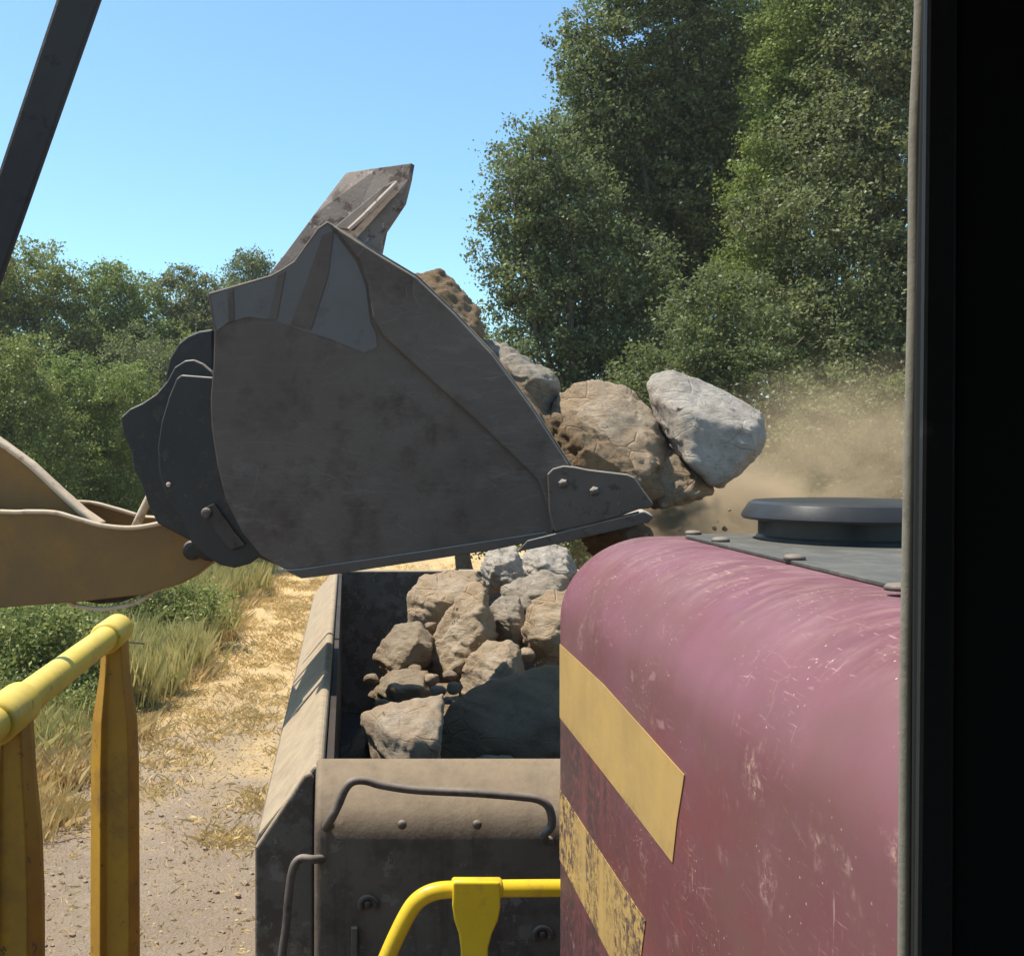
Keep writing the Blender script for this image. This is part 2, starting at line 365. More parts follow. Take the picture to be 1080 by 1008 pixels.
# ---------------------------------------------------------------- rocks
def rock_vf(c, size, seed, cuts=11, rot=(0, 0, 0), sub=5, rough=.06, lo=.55, hi=.86):
    rnd = random.Random(seed); bm = bmesh.new(); bmesh.ops.create_icosphere(bm, subdivisions=sub, radius=1)
    pl = []
    for _ in range(cuts):
        n = Vector((rnd.gauss(0, 1), rnd.gauss(0, 1), rnd.gauss(0, 1))).normalized(); pl.append((n, rnd.uniform(lo, hi)))
    off = Vector((seed * 3.1, seed * 1.7, seed * .9))
    rm = Matrix.Rotation(rot[2], 3, 'Z') @ Matrix.Rotation(rot[1], 3, 'Y') @ Matrix.Rotation(rot[0], 3, 'X')
    sz = Vector(size); c = Vector(c); V = []
    for v in bm.verts:
        p = v.co.copy()
        k = 1.0
        for n, h in pl:
            d = p.dot(n)
            if d > h: k = min(k, h / d)
        p = p * k
        q = p * 1.6 + off
        f = noise.fractal(q, 0.9, 2.1, 5)
        r2 = abs(noise.noise(p * 4.2 + off)) * .5
        g = noise.fractal(p * 7 + off, 0.8, 2.0, 3)
        p = p * (1 + rough * (1.3 * f - r2 + .45 * g))
        V.append(c + rm @ Vector((p.x * sz.x, p.y * sz.y, p.z * sz.z)))
    Fs = [tuple(x.index for x in f.verts) for f in bm.faces]; bm.free()
    return V, Fs

def hull_vf(pts, seed, rough=.05, step=None, soft=2):
    """craggy block: convex hull of the given points, finely divided, edges worn, surface broken up"""
    bm = bmesh.new()
    for p in pts: bm.verts.new(p)
    r = bmesh.ops.convex_hull(bm, input=list(bm.verts))
    bmesh.ops.delete(bm, geom=[v for v in bm.verts if not v.link_faces], context='VERTS')
    bmesh.ops.triangulate(bm, faces=bm.faces)
    lo = Vector([min(v.co[i] for v in bm.verts) for i in range(3)]); hi = Vector([max(v.co[i] for v in bm.verts) for i in range(3)])
    S = (hi - lo).length / 3.4; step = step or S * .050
    for _ in range(7):
        es = [e for e in bm.edges if e.calc_length() > step * 1.5]
        if not es or len(bm.verts) > 22000: break
        bmesh.ops.subdivide_edges(bm, edges=es, cuts=1, use_grid_fill=False)
        bmesh.ops.triangulate(bm, faces=[f for f in bm.faces if len(f.verts) > 3])
    for _ in range(soft): bmesh.ops.smooth_vert(bm, verts=bm.verts, factor=.5, use_axis_x=True, use_axis_y=True, use_axis_z=True)
    bm.normal_update()
    off = Vector((seed * 3.1, seed * 1.7, seed * .9)); V = []
    sn = Vector((math.sin(seed) * .6, math.cos(seed * 1.7) * .5, 1)).normalized()
    for v in bm.verts:
        q = v.co / S
        f = noise.fractal(q * 1.1 + off, .8, 2.1, 4)
        cell = noise.voronoi(q * 2.1 + off)[0]; crack = min(.22, cell[1] - cell[0]) - .22
        led = noise.noise(Vector((q.x * 1.2, q.y * 1.2, q.z * 6 + q.x * 2)) + off)
        g = noise.fractal(q * 7 + off, .6, 2.2, 4)
        cell2 = noise.voronoi(q * 5.5 + off * 2)[0]; cr2 = min(.2, cell2[1] - cell2[0]) - .2
        tt = q.dot(sn) * 2.6 + led * .5; ter = tt - math.floor(tt); ter = min(ter * 1.25, (1 - ter) * 5)
        V.append(v.co + v.normal * S * rough * (1.1 * f + .5 * crack + .25 * cr2 + .75 * ter + .5 * led + .35 * g))
    Fs = [tuple(x.index for x in f.verts) for f in bm.faces]; bm.free()
    return V, Fs

def traced(poly, at, thick, seed):
    """points of a block: its outline at its own distance, and smaller rings before and behind it"""
    rnd = random.Random(seed); cx = sum(p[0] for p in poly) / len(poly); cy = sum(p[1] for p in poly) / len(poly); pts = []
    sx_ = .06 * (max(p[0] for p in poly) - min(p[0] for p in poly)); sy_ = .14 * (max(p[1] for p in poly) - min(p[1] for p in poly))
    for x, y in poly:
        pts.append(at(x, y, rnd.uniform(-.12, .12) * thick))
        for sgn, k_ in ((-1, .62), (1, .62)):
            if rnd.random() < .62:
                kk = k_ * rnd.uniform(.75, 1.25); pts.append(at(cx + (x - cx) * kk + (sx_ if sgn < 0 else 0), cy + (y - cy) * kk + (sy_ if sgn < 0 else 0), sgn * thick * rnd.uniform(.55, 1)))
    return pts

def block(pts, seed, mat, label, group, **kw):
    v, f = hull_vf(pts, seed, **kw); c = sum((Vector(p) for p in v), Vector()) / len(v); zmin = min(p[2] for p in v)
    o = obj('boulder', v, f, M[mat], smooth=True, origin=(c.x, c.y, zmin)); return tag(o, label, 'boulder', group)

# ---------------------------------------------------------------- truck bed
YF, YB = 3.70, 10.1
XI, XO = -0.077, -0.310
ZT, ZS = CZ - 1.048, CZ - 1.285
XR, XRO = 2.85, 3.08
ZB = 1.15
truck = thing('dump_truck', (1.4, 6.9, 0), 'dusty brown dump truck body loaded with boulders under the raised bucket', 'dump truck')
# left and right walls: slanted dusty cap that folds over to the outer skin
def wall_prof(xi, xo, y):
    s = 1 if xi > xo else -1
    return [(xi, y, ZB), (xi, y, ZT - .015), (xi - s * .012, y, ZT), (xi - s * .035, y, ZT + .002), (xo + s * .012, y, ZS + .012), (xo, y, ZS - .02), (xo, y, ZB)]
v, f = join(prism(wall_prof(XI, XO, YF), (0, YB - YF, 0)))
side = obj('side_wall', v, f, M['bed_side'], truck, bevel=.012)
v, f = prism(wall_prof(XR, XRO, YF), (0, YB - YF, 0)); obj('side_wall', v, f, M['bed_side'], truck, bevel=.012)
# inner liner of the left wall, with a lip
v, f = box(XI + .003, XI + .03, YF + .06, YB - .1, ZB, ZT - .03); obj('wall_liner', v, f, M['bed_inside'], truck)
v, f = box(XR - .03, XR - .003, YF + .06, YB - .1, ZB, ZT - .03); obj('wall_liner', v, f, M['bed_inside'], truck)
v, f = box(XI, XR, YF, YB, ZB - .08, ZB + .0); obj('bed_floor', v, f, M['bed_inside'], truck)
v, f = prism([(XI + .004, YB - .10, ZB), (XI + .004, YB + .0, ZB), (XI + .004, YB + .0, ZT - .01), (XI + .004, YB - .02, ZT), (XI + .004, YB - .10, ZT - .005)], (XR - XI - .01, 0, 0))
obj('tailgate', v, f, M['bed_side'], truck, bevel=.01)
# headboard: rolled dusty top that slopes down to the front skin
hb = [(0, YF + .05, ZB), (0, YF + .05, ZT + .012), (0, YF + .03, ZT + .018), (0, YF + .005, ZT + .012), (0, YF - .05, ZT - .020), (0, YF - .11, ZT - .056), (0, YF - .155, ZT - .090), (0, YF - .185, ZT - .125),
      (0, YF - .20, ZT - .175), (0, YF - .20, 1.0), (0, YF - .02, 1.0)]
v, f = prism([(XI - .028, y, z) for _, y, z in hb], (XR - XI + .05, 0, 0))
head = obj('headboard', v, f, M['bed_paint'], truck, bevel=.025, seg=5, smooth=True, sharp=65)
# end face of the side wall is a plate of its own, slightly forward
ep = [(XO + .003, YF - .03, ZB - .1), (XO + .003, YF - .03, ZS - .025), (XO + .02, YF - .03, ZS + .0), (XI - .066, YF - .03, ZT - .018), (XI - .045, YF - .03, ZT - .010), (XI - .034, YF - .03, ZT - .03), (XI - .034, YF - .03, ZB - .1)]
v, f = prism(ep, (0, .028, 0)); obj('end_plate', v, f, M['bed_side'], truck, bevel=.012, seg=3)
# bent rods
yr = YF - .235
def rod(pts, r=.0135):
    return tube(spline(pts, 6), r, 10)
def rp(x, y, d=0): return P(x, y, yr + d)
v, f = rod([rp(343, 873, .04), rp(350, 862), rp(357, 848), rp(364, 832), rp(372, 824), rp(385, 823), rp(404, 828), rp(440, 833), rp(500, 836), rp(550, 840), rp(568, 843), rp(578, 850), rp(582, 862), rp(581, 872), rp(574, 880), rp(576, 886, .04)])
obj('grab_rod', v, f, M['rod'], truck, smooth=True)
v, f = rod([rp(342, 905, .05), rp(330, 906), rp(318, 905), rp(311, 911), rp(307, 925), rp(304, 950), rp(302, 975), rp(298, 1004), rp(296, 1030)])
obj('grab_rod', v, f, M['rod'], truck, smooth=True)
for x, y in ((348, 870), (424, 869), (503, 869), (579, 886)):
    v, f = bolt_vf(P(x, y, YF - .20), (0, -1, .1), .015, .014); obj('rivet', v, f, M['rod'], truck, smooth=True)
for x, y in ((388, 953), (572, 985)):
    c = P(x, y, YF - .20)
    ring = [c + Vector((math.cos(a) * .026, -.006, math.sin(a) * .026)) for a in np.linspace(-.5, 3.8, 16)]
    v, f = join(tube(ring, .008, 8), bolt_vf(c, (0, -1, 0), .012, .01)); obj('tie_ring', v, f, M['rod'], truck, smooth=True)
# lower ledge with a pale worn edge, recessed panel and angle bracket
v, f = box(XO - .02, XI - .01, YF - .16, YF - .032, ZB + .555, ZB + .585); obj('step_plate', v, f, M['bed_side'], truck, bevel=.006)
v, f = join(box(XI + .02, XR - .3, YF - .218, YF - .202, ZT - .62, ZT - .60), box(XI + .09, XI + .11, YF - .22, YF - .202, ZT - .60, ZT - .45))
obj('stiffener', v, f, M['bed_side'], truck, bevel=.003)
v, f = box(XI + .2, XR - .2, YF + .1, YB - .6, .75, ZB - .09); obj('chassis', v, f, M['black_steel'], truck)
for yy in (5.2, 7.6):
    for xx in (.15, 2.6):
        c = Vector((xx, yy, .68)); prof = [(.25, -.24), (.52, -.25), (.64, -.22), (.68, -.12), (.68, .12), (.64, .22), (.52, .25), (.25, .24)]
        v, f = lathe(prof, (0, 0, 0), 32); v = [c + Vector((p[2], p[0], p[1])) for p in v]
        obj('wheel', v, f, M['rubber'], truck, smooth=True)

# boulders in the bed
BG = 'boulders heaped in the truck bed'
def bedrock(poly, d, thick, seed, mat, label, **kw):
    block(traced(poly, lambda x, y, o: P(x, y, d + o), thick, seed), seed, mat, label, BG, **kw)
bedrock([(394, 694), (402, 676), (420, 658), (442, 656), (457, 672), (456, 704), (437, 722), (403, 712)], 6.9, .30, 3, 'rock_brown', 'wedge-shaped brown boulder with a pale end by the left wall of the truck bed')
bedrock([(428, 660), (431, 624), (446, 607), (478, 599), (504, 602), (512, 614), (510, 650), (490, 680), (440, 690)], 7.6, .36, 8, 'rock_beige', 'square-topped beige boulder at the back of the truck bed')
bedrock([(510, 611), (514, 637), (522, 671), (506, 694), (485, 716), (455, 720), (446, 705), (453, 680), (474, 653), (482, 632), (497, 616)], 6.9, .30, 11, 'rock_beige', 'tall crumbly tan boulder leaning in the middle of the heap', rough=.08)
bedrock([(484, 725), (495, 690), (514, 675), (535, 674), (547, 681), (556, 716), (545, 750), (495, 755)], 6.5, .28, 17, 'rock_beige', 'jagged beige boulder at the edge of the shadow in the bed', rough=.07)
bedrock([(388, 732), (403, 714), (421, 706), (451, 707), (467, 732), (450, 760), (400, 762)], 6.6, .28, 21, 'rock_brown', 'low flat-topped grey-brown boulder beside the left bed wall')
bedrock([(381, 752), (395, 747), (432, 743), (468, 731), (462, 762), (450, 800), (460, 850), (410, 850)], 4.62, .32, 27, 'rock_beige', 'pale beige boulder lying nearest the headboard, partly in shadow')
bedrock([(507, 596), (514, 582), (527, 574), (545, 576), (551, 600), (548, 622), (514, 625)], 8.0, .25, 31, 'rock_pale', 'small pitted pale boulder under the point of the cutting edge', rough=.09)
bedrock([(545, 588), (558, 578), (580, 573), (600, 580), (610, 600), (600, 626), (555, 622)], 8.3, .3, 35, 'rock_pale', 'rounded pale grey boulder at the back right of the heap', rough=.08)
bedrock([(528, 620), (545, 610), (575, 604), (596, 610), (604, 640), (570, 665), (535, 655)], 7.4, .3, 38, 'rock_grey', 'cracked grey boulder in the heap next to the red hood', rough=.09)
bedrock([(548, 668), (562, 634), (580, 622), (610, 618), (650, 640), (650, 700), (570, 710)], 6.8, .3, 41, 'rock_beige', 'tan sunlit boulder half hidden by the red hood corner', rough=.07)
bedrock([(516, 640), (530, 628), (548, 630), (558, 665), (548, 700), (522, 696)], 7.1, .25, 44, 'rock_grey', 'dark narrow boulder wedged between the tan ones')
bedrock([(462, 752), (490, 728), (530, 712), (580, 704), (630, 704), (670, 760), (640, 870), (470, 870)], 6.0, .40, 51, 'rock_brown', 'big boulder wholly in the bucket shadow beside the red hood')
bedrock([(450, 830), (480, 800), (540, 795), (570, 840), (540, 880), (460, 880)], 5.4, .3, 55, 'rock_grey', 'shadowed boulder just behind the headboard of the truck bed')
bedrock([(600, 640), (640, 600), (700, 600), (730, 650), (700, 700), (610, 700)], 7.4, .4, 58, 'rock_beige', 'boulder behind the red hood corner in the bed')
v, f = rock_vf((1.5, 7.6, 1.30), (1.5, 2.3, .66), 71, cuts=6, rough=.12); tag(obj('rock_rubble', v, f, M['soil'], smooth=True, origin=(1.5, 6.9, ZB)), 'brown rubble and soil filling the truck bed under the boulders', 'rubble', kind='stuff')

rnd = random.Random(77)
for x, y, d in ((455, 716, 6.5), (474, 712, 6.5), (462, 728, 6.2), (478, 724, 6.1), (404, 744, 6.0), (392, 716, 6.6), (446, 742, 5.9), (414, 708, 6.7), (438, 706, 6.6), (512, 668, 7.0), (526, 664, 7.0), (556, 690, 6.6), (472, 738, 5.9), (455, 660, 7.2), (520, 648, 7.4), (548, 622, 7.8)):
    w_ = rnd.uniform(7, 13); ring = [(x + w_ * math.cos(a_) * rnd.uniform(.7, 1.1), y + w_ * .8 * math.sin(a_) * rnd.uniform(.7, 1.1)) for a_ in np.linspace(0, 5.4, 7)]
    block(traced(ring, lambda px, py, o, d=d: P(px, py, d + o), .06, int(x)), int(x), rnd.choice(('rock_beige', 'rock_grey', 'rock_brown')), 'small broken stone wedged between the boulders in the truck bed', 'small stones between the boulders', rough=.06, step=.02)
# ---------------------------------------------------------------- wheel loader: bucket and arms
TH = R(12); WD = Vector((math.sin(TH), math.cos(TH), 0)); AD = Vector((math.cos(TH), -math.sin(TH), 0)); UP = Vector((0, 0, 1))
O0 = P(420, 420, 4.9)
def B(px, py, off=0.0):
    r = Vector(((px - VX) / F, 1, -(py - VY) / F)); o = O0 + WD * off - Vector((0, 0, CZ))
    return Vector((0, 0, CZ)) + r * (o.dot(WD) / r.dot(WD))
def plate(poly, off, th): return prism([B(x, y, off) for x, y in poly], WD * th)
WID = 1.45
loader = thing('wheel_loader', (-4.2, 6.9, 0), 'wheel loader whose raised dark steel bucket tips boulders into the truck', 'wheel loader')
side_poly = [(219, 309), (285, 290), (296, 284), (310, 275), (322, 258), (335, 240), (345, 233), (400, 266), (440, 290), (480, 328), (520, 371), (562, 428), (603, 490), (600, 540), (584, 568),
             (520, 579), (440, 591), (350, 604), (318, 609), (300, 600), (275, 585), (255, 560), (238, 526), (229, 490), (223, 450), (222, 420), (225, 385), (226, 350), (222, 328)]
back = [(285, 290), (219, 309), (222, 328), (226, 350), (225, 385), (222, 420), (223, 450), (229, 490), (238, 526), (255, 560), (275, 585), (300, 600), (318, 606), (350, 601), (440, 588), (520, 576), (600, 560)]
# shell: thick sheet swept across the bucket's width
outer = [B(x, y, .02) for x, y in back]; cen = sum(outer, Vector()) / len(outer)
inner = [p + (cen - p).normalized() * .03 for p in outer]
sv, sf = [], []
n = len(outer); sv = outer + inner + [p + WD * (WID - .04) for p in outer] + [p + WD * (WID - .04) for p in inner]
for i in range(n - 1):
    sf += [(i, i + 1, 2 * n + i + 1, 2 * n + i), (n + i, 3 * n + i, 3 * n + i + 1, n + i + 1), (i, n + i, n + i + 1, i + 1), (2 * n + i, 2 * n + i + 1, 3 * n + i + 1, 3 * n + i)]
sf += [(0, 2 * n, 3 * n, n), (n - 1, 2 * n - 1, 4 * n - 1, 3 * n - 1)]
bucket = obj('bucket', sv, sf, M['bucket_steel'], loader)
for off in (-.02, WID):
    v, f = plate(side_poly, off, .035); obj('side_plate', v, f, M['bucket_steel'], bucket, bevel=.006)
band = [(350, 237), (399, 268), (439, 292), (479, 330), (519, 373), (561, 430), (600, 490), (596, 540), (582, 563), (578, 535), (568, 507), (535, 474), (500, 441), (465, 410), (428, 376), (404, 354), (393, 334), (388, 300), (380, 275)]
v, f = plate(band, -.046, .026); obj('wear_band', v, f, M['bucket_steel'], bucket, bevel=.008)
refl_poly = [(222, 312), (286, 293), (297, 287), (311, 277), (324, 260), (337, 243), (346, 237), (376, 276), (386, 302), (391, 342), (396, 350), (398, 366), (384, 372), (350, 358), (320, 349), (290, 338), (262, 334), (240, 340), (229, 349), (226, 335)]
v, f = plate(refl_poly, -.023, .003); obj('reflection_patch', v, f, M['reflection_steel'], bucket)  # thin paler patch that stands in for a reflection on the side plate
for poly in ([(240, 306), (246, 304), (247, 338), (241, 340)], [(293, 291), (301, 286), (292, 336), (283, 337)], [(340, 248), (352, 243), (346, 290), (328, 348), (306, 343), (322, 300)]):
    v, f = plate(poly, -.027, .004); obj('reflection_stripe', v, f, M['bucket_steel'], bucket)  # darker bars added for the dark stripes within the painted reflection
# bottom skid strip and long scratches left as a weld bead
v, f = plate([(318, 610), (300, 601), (318, 600), (440, 582), (575, 561), (583, 566), (520, 580), (350, 606)], -.032, .012); obj('skid_strip', v, f, M['edge_steel'], bucket, bevel=.003)
cutter = [(577, 500), (583, 494), (594, 491), (606, 492), (620, 495), (645, 498), (662, 500), (669, 503), (678, 516), (689, 531), (686, 536), (674, 537), (655, 544), (630, 551), (585, 561), (579, 540)]
for off in (-.075, WID + .035):
    v, f = plate(cutter, off, .045); sc_o = obj('side_cutter', v, f, M['edge_steel'], bucket, bevel=.006)
v, f = plate([(585, 563), (674, 539), (674, 545), (588, 571)], -.062, .03); obj('side_cutter', v, f, M['edge_steel'], bucket, bevel=.003)
for x, y in ((594, 510), (627, 518)):
    c = B(x, y, -.076)
    v, f = join(bolt_vf(c, -WD, .021, .016, 6), bolt_vf(c - WD * .012, -WD, .013, .01)); obj('bolt', v, f, M['edge_steel'], bucket)
edge = [(545, 582), (556, 570), (584, 563), (640, 549), (680, 540), (690, 545), (684, 551), (600, 571)]
v, f = plate(edge, -.07, WID + .12); obj('cutting_edge', v, f, M['edge_steel'], bucket, bevel=.004)
# spill guard: tall raked plate rising from the back edge, its corner folded forward
def sg(x, y, off, d=0): return B(x, y, off)
sgp = [B(278, 296, .04), B(300, 268, .05), B(332, 225, .10), B(365, 182, .16), B(398, 177, .10), B(434, 172, .04), B(431, 190, .04), B(425, 214, .04), B(413, 232, .03), B(405, 244, .02), B(400, 268, .02), B(345, 300, .02)]
v, f = prism(sgp, WD * .035 + Vector((.01, 0, .0))); guard = obj('spill_guard', v, f, M['rust_steel'], bucket, bevel=.004)
v, f = tube([B(368, 242, -.005), B(384, 228, -.01), B(402, 210, -.01), B(419, 192, -.005)], [.010, .013, .014, .008], 6); obj('weld_strip', v, f, M['pale_rust'], guard)
v, f = prism([B(352, 240, .02), B(404, 197, .02), B(417, 190, .02), B(410, 204, .0), B(372, 243, .0)], WD * .02); obj('gusset', v, f, M['edge_steel'], guard, bevel=.003)
v, f = prism([B(365, 184, .18), B(432, 176, .18), B(400, 268, .1), B(300, 290, .1)], WD * (WID - .3)); 
obj('guard_plate', [B(330, 228, .2), B(372, 186, .35), B(372, 186, WID - .35), B(330, 228, WID - .2), B(336, 232, .2), B(378, 190, .35), B(378, 190, WID - .35), B(336, 232, WID - .2)],
    [(0, 1, 2, 3), (4, 5, 6, 7), (0, 1, 5, 4), (1, 2, 6, 5), (2, 3, 7, 6), (3, 0, 4, 7)], M['rust_steel'], bucket)
# hinge brackets
b_out = [(228, 400), (222, 391), (213, 383), (204, 379), (195, 380), (184, 387), (176, 402), (165, 415), (150, 425), (137, 431), (127, 440), (129, 456), (138, 476), (141, 495), (149, 510), (156, 532), (166, 552), (200, 570), (240, 480)]
b_in = [(230, 398), (191, 395), (186, 399), (178, 418), (170, 445), (166, 472), (168, 500), (176, 525), (190, 548), (200, 570), (215, 585), (232, 596), (247, 599), (262, 595), (272, 588), (292, 596), (320, 608), (330, 560), (260, 500)]
dome = [(224, 347), (210, 349), (198, 354), (188, 362), (179, 377), (174, 397), (180, 440), (226, 420)]
for k_ in (0, 1):
    o2 = .30 if not k_ else 1.12
    for poly, off, th in ((b_in, o2 - .16, .05), (b_out, o2, .05)):
        v, f = plate(poly, off, th); obj('hinge_bracket', v, f, M['black_steel'], bucket, bevel=.009, seg=3)
v, f = plate([(187, 404), (226, 402), (240, 480), (262, 556), (238, 572), (205, 560), (178, 500), (176, 450)], .36, .75); obj('mount_or_shade_fill', v, f, M['black_steel'], bucket, bevel=.01)  # unseen block added between the brackets so their wall shadow is solid
v, f = plate(dome, .5, .4); obj('mount_or_shade_fill', v, f, M['black_steel'], bucket, bevel=.01)
v, f = plate([(214, 536), (225, 531), (247, 562), (258, 575), (243, 580), (228, 562)], .118, .02); obj('pad', v, f, M['brown_bar'], bucket, bevel=.004)
v, f = bolt_vf(B(218, 541, .117), -WD, .026, .02); obj('hinge_pin', v, f, M['rod'], bucket)
v, f = bolt_vf(B(178, 511, .14), -WD, .012, .012); obj('hinge_pin', v, f, M['pale_rust'], bucket)
# lift arms
arm = [(-420, 640), (-260, 560), (-150, 532), (0, 540), (30, 540), (58, 541), (80, 547), (105, 554), (130, 557), (150, 556), (175, 552), (195, 546), (212, 556), (223, 575), (224, 592), (205, 607), (187, 617), (150, 627), (80, 635), (0, 641), (-150, 650), (-300, 760), (-400, 800)]
arm2 = [(-420, 640), (-260, 560), (-150, 526), (0, 528), (60, 529), (95, 530), (120, 536), (146, 544), (180, 546), (212, 556), (215, 580), (150, 605), (0, 600), (-150, 600), (-300, 700), (-400, 740)]
v, f = plate(arm, .40, .09); a1 = obj('lift_arm', v, f, M['arm_brown'], loader, bevel=.008, seg=3)
top_edge = [(-150, 532), (0, 540), (30, 540), (58, 541), (80, 547), (105, 554), (130, 557), (150, 556), (175, 551)]
v, f = tube(spline([B(x, y - .5, .395) for x, y in top_edge], 4), .012, 8); obj('flange', v, f, M['arm_edge'], a1, smooth=True)
v, f = plate(arm2, 1.10, .09); a2 = obj('lift_arm', v, f, M['arm_brown'], loader, bevel=.008)
v, f = tube(spline([B(x, y, 1.095) for x, y in [(-150, 526), (0, 528), (60, 529), (95, 530), (120, 536), (146, 544)]], 4), .012, 8); obj('flange', v, f, M['arm_edge'], a2, smooth=True)
lev = [(-150, 372), (-60, 425), (0, 466), (30, 488), (60, 516), (85, 538), (104, 551), (110, 600), (-150, 620)]
v, f = plate(lev, .68, .10); l1 = obj('tilt_lever', v, f, M['arm_brown'], loader, bevel=.006)
v, f = tube(spline([B(x, y, .675) for x, y in [(-150, 372), (-60, 425), (0, 467), (30, 489), (60, 517), (85, 540), (106, 556)]], 4), .017, 8); obj('flange', v, f, M['arm_edge'], l1, smooth=True)
v, f = tube([B(138, 566, .75), B(150, 540, .75), B(163, 514, .75), B(185, 470, .75)], .024, 12); obj('tilt_link', v, f, M['arm_edge'], loader, smooth=True)
v, f = tube(spline([B(58, 626, .5), B(70, 634, .46), B(88, 640, .45), B(110, 642, .45), B(135, 638, .45), B(152, 631, .46), B(166, 620, .5)], 6), .011, 10); obj('hose', v, f, M['arm_edge'], loader, smooth=True)
v, f = plate([(85, 620), (150, 618), (146, 628), (128, 635), (104, 637), (88, 634)], .55, .1); obj('hose_clamp', v, f, M['black_steel'], loader, bevel=.005)
v, f = tube([B(150, 588, .45), B(150, 588, 1.12)], .11, 24); obj('hidden_cross_tube', v, f, M['arm_brown'], loader, smooth=True)
v, f = tube([B(222, 572, .2), B(222, 572, 1.1)], .09, 20); obj('hidden_cross_tube', v, f, M['black_steel'], bucket, smooth=True)  # extra unseen tube, added to fill the shadow on the bed wall
v, f = bolt_vf(B(203, 580, .398), -WD, .05, .02, 24); obj('pivot_pin', v, f, M['black_steel'], a1)
# front frame and wheels, left of the view
v, f = join(box(-5.6, -3.9, 5.9, 6.9, .9, 2.7), box(-8.0, -5.6, 5.5, 7.3, .9, 2.5)); obj('machine_frame', v, f, M['arm_brown'], loader, bevel=.05)
for xx in (-4.6, -7.4):
    for yy in (5.1, 7.7):
        prof = [(.3, -.25), (.6, -.27), (.76, -.24), (.8, -.1), (.8, .1), (.76, .24), (.6, .27), (.3, .25)]
        v, f = lathe(prof, (0, 0, 0), 32); v = [Vector((xx, yy, .8)) + Vector((p[0], p[2], p[1])) for p in v]
        obj('wheel', v, f, M['rubber'], loader, smooth=True)
# what the bucket holds
TG = 'boulders tipping out of the loader bucket'
def brock(poly, off, thick, seed, mat, label, **kw):
    block(traced(poly, lambda x, y, o: B(x, y, off + o), thick, seed), seed, mat, label, TG, **kw)
brock([(680, 408), (687, 394), (708, 390), (735, 399), (770, 415), (804, 433), (811, 458), (806, 477), (786, 493), (760, 514), (743, 508), (716, 482), (702, 468), (690, 444)], .80, .34, 102, 'rock_pale', 'large pale grey boulder hanging over the far end of the cutting edge', rough=.035)
brock([(576, 436), (586, 416), (603, 403), (630, 400), (655, 402), (671, 412), (690, 441), (706, 470), (697, 496), (680, 512), (640, 515), (600, 500), (580, 460)], .75, .36, 109, 'rock_beige', 'big round-topped beige boulder caked with soil at the bucket mouth', rough=.06)
brock([(632, 490), (660, 476), (706, 468), (746, 494), (752, 515), (725, 530), (690, 534), (650, 522)], .78, .25, 113, 'rock_brown', 'brown clod of rock and earth below the pale grey boulder', rough=.09)
brock([(505, 362), (530, 364), (560, 379), (585, 394), (594, 415), (584, 440), (550, 450), (510, 400)], .85, .3, 118, 'rock_grey', 'grey boulder showing above the slanting rim of the bucket', rough=.07)
brock([(425, 300), (442, 292), (464, 287), (484, 300), (502, 320), (512, 352), (490, 380), (430, 345)], .8, .22, 124, 'soil', 'dark brown boulder tip behind the upper rim of the bucket', rough=.08)
v, f = hull_vf(traced([(440, 320), (500, 350), (535, 395), (570, 432), (590, 452), (606, 492), (600, 530), (500, 560), (400, 480)], lambda x, y, o: B(x, y, .70 + o), .42, 5), 131, rough=.07)
v2, f2 = hull_vf(traced([(584, 436), (606, 440), (634, 458), (664, 480), (694, 500), (700, 522), (640, 530), (590, 520)], lambda x, y, o: B(x, y, .50 + o), .20, 9), 137, rough=.06)
v, f = join((v, f), (v2, f2)); tag(obj('loose_soil', v, f, M['soil'], smooth=True, origin=B(500, 560, .72)), 'brown soil heaped inside the raised bucket between its boulders', 'soil', kind='stuff')
v, f = join(rock_vf(B(655, 566, .8), (.22, .3, .13), 133, cuts=5, rough=.2, sub=4), rock_vf(B(612, 520, .9), (.25, .3, .2), 134, cuts=5, rough=.2, sub=4))
tag(obj('falling_soil', v, f, M['soil'], smooth=True, origin=B(650, 590, .8)), 'dark brown earth spilling below the cutting edge of the bucket', 'soil', kind='stuff')

rnd = random.Random(91)
for i in range(11):
    x, y, d = rnd.uniform(690, 770), rnd.uniform(518, 562), rnd.uniform(5.4, 6.3); w_ = rnd.uniform(2.5, 6)
    ring = [(x + w_ * math.cos(a_) * rnd.uniform(.7, 1.1), y + w_ * .8 * math.sin(a_) * rnd.uniform(.7, 1.1)) for a_ in np.linspace(0, 5.4, 7)]
    block(traced(ring, lambda px, py, o, d=d: P(px, py, d + o), w_ * .004, i), 200 + i, 'rock_brown', 'small clod falling through the dust off the bucket lip', 'clods falling off the bucket lip', rough=.06, step=.02)
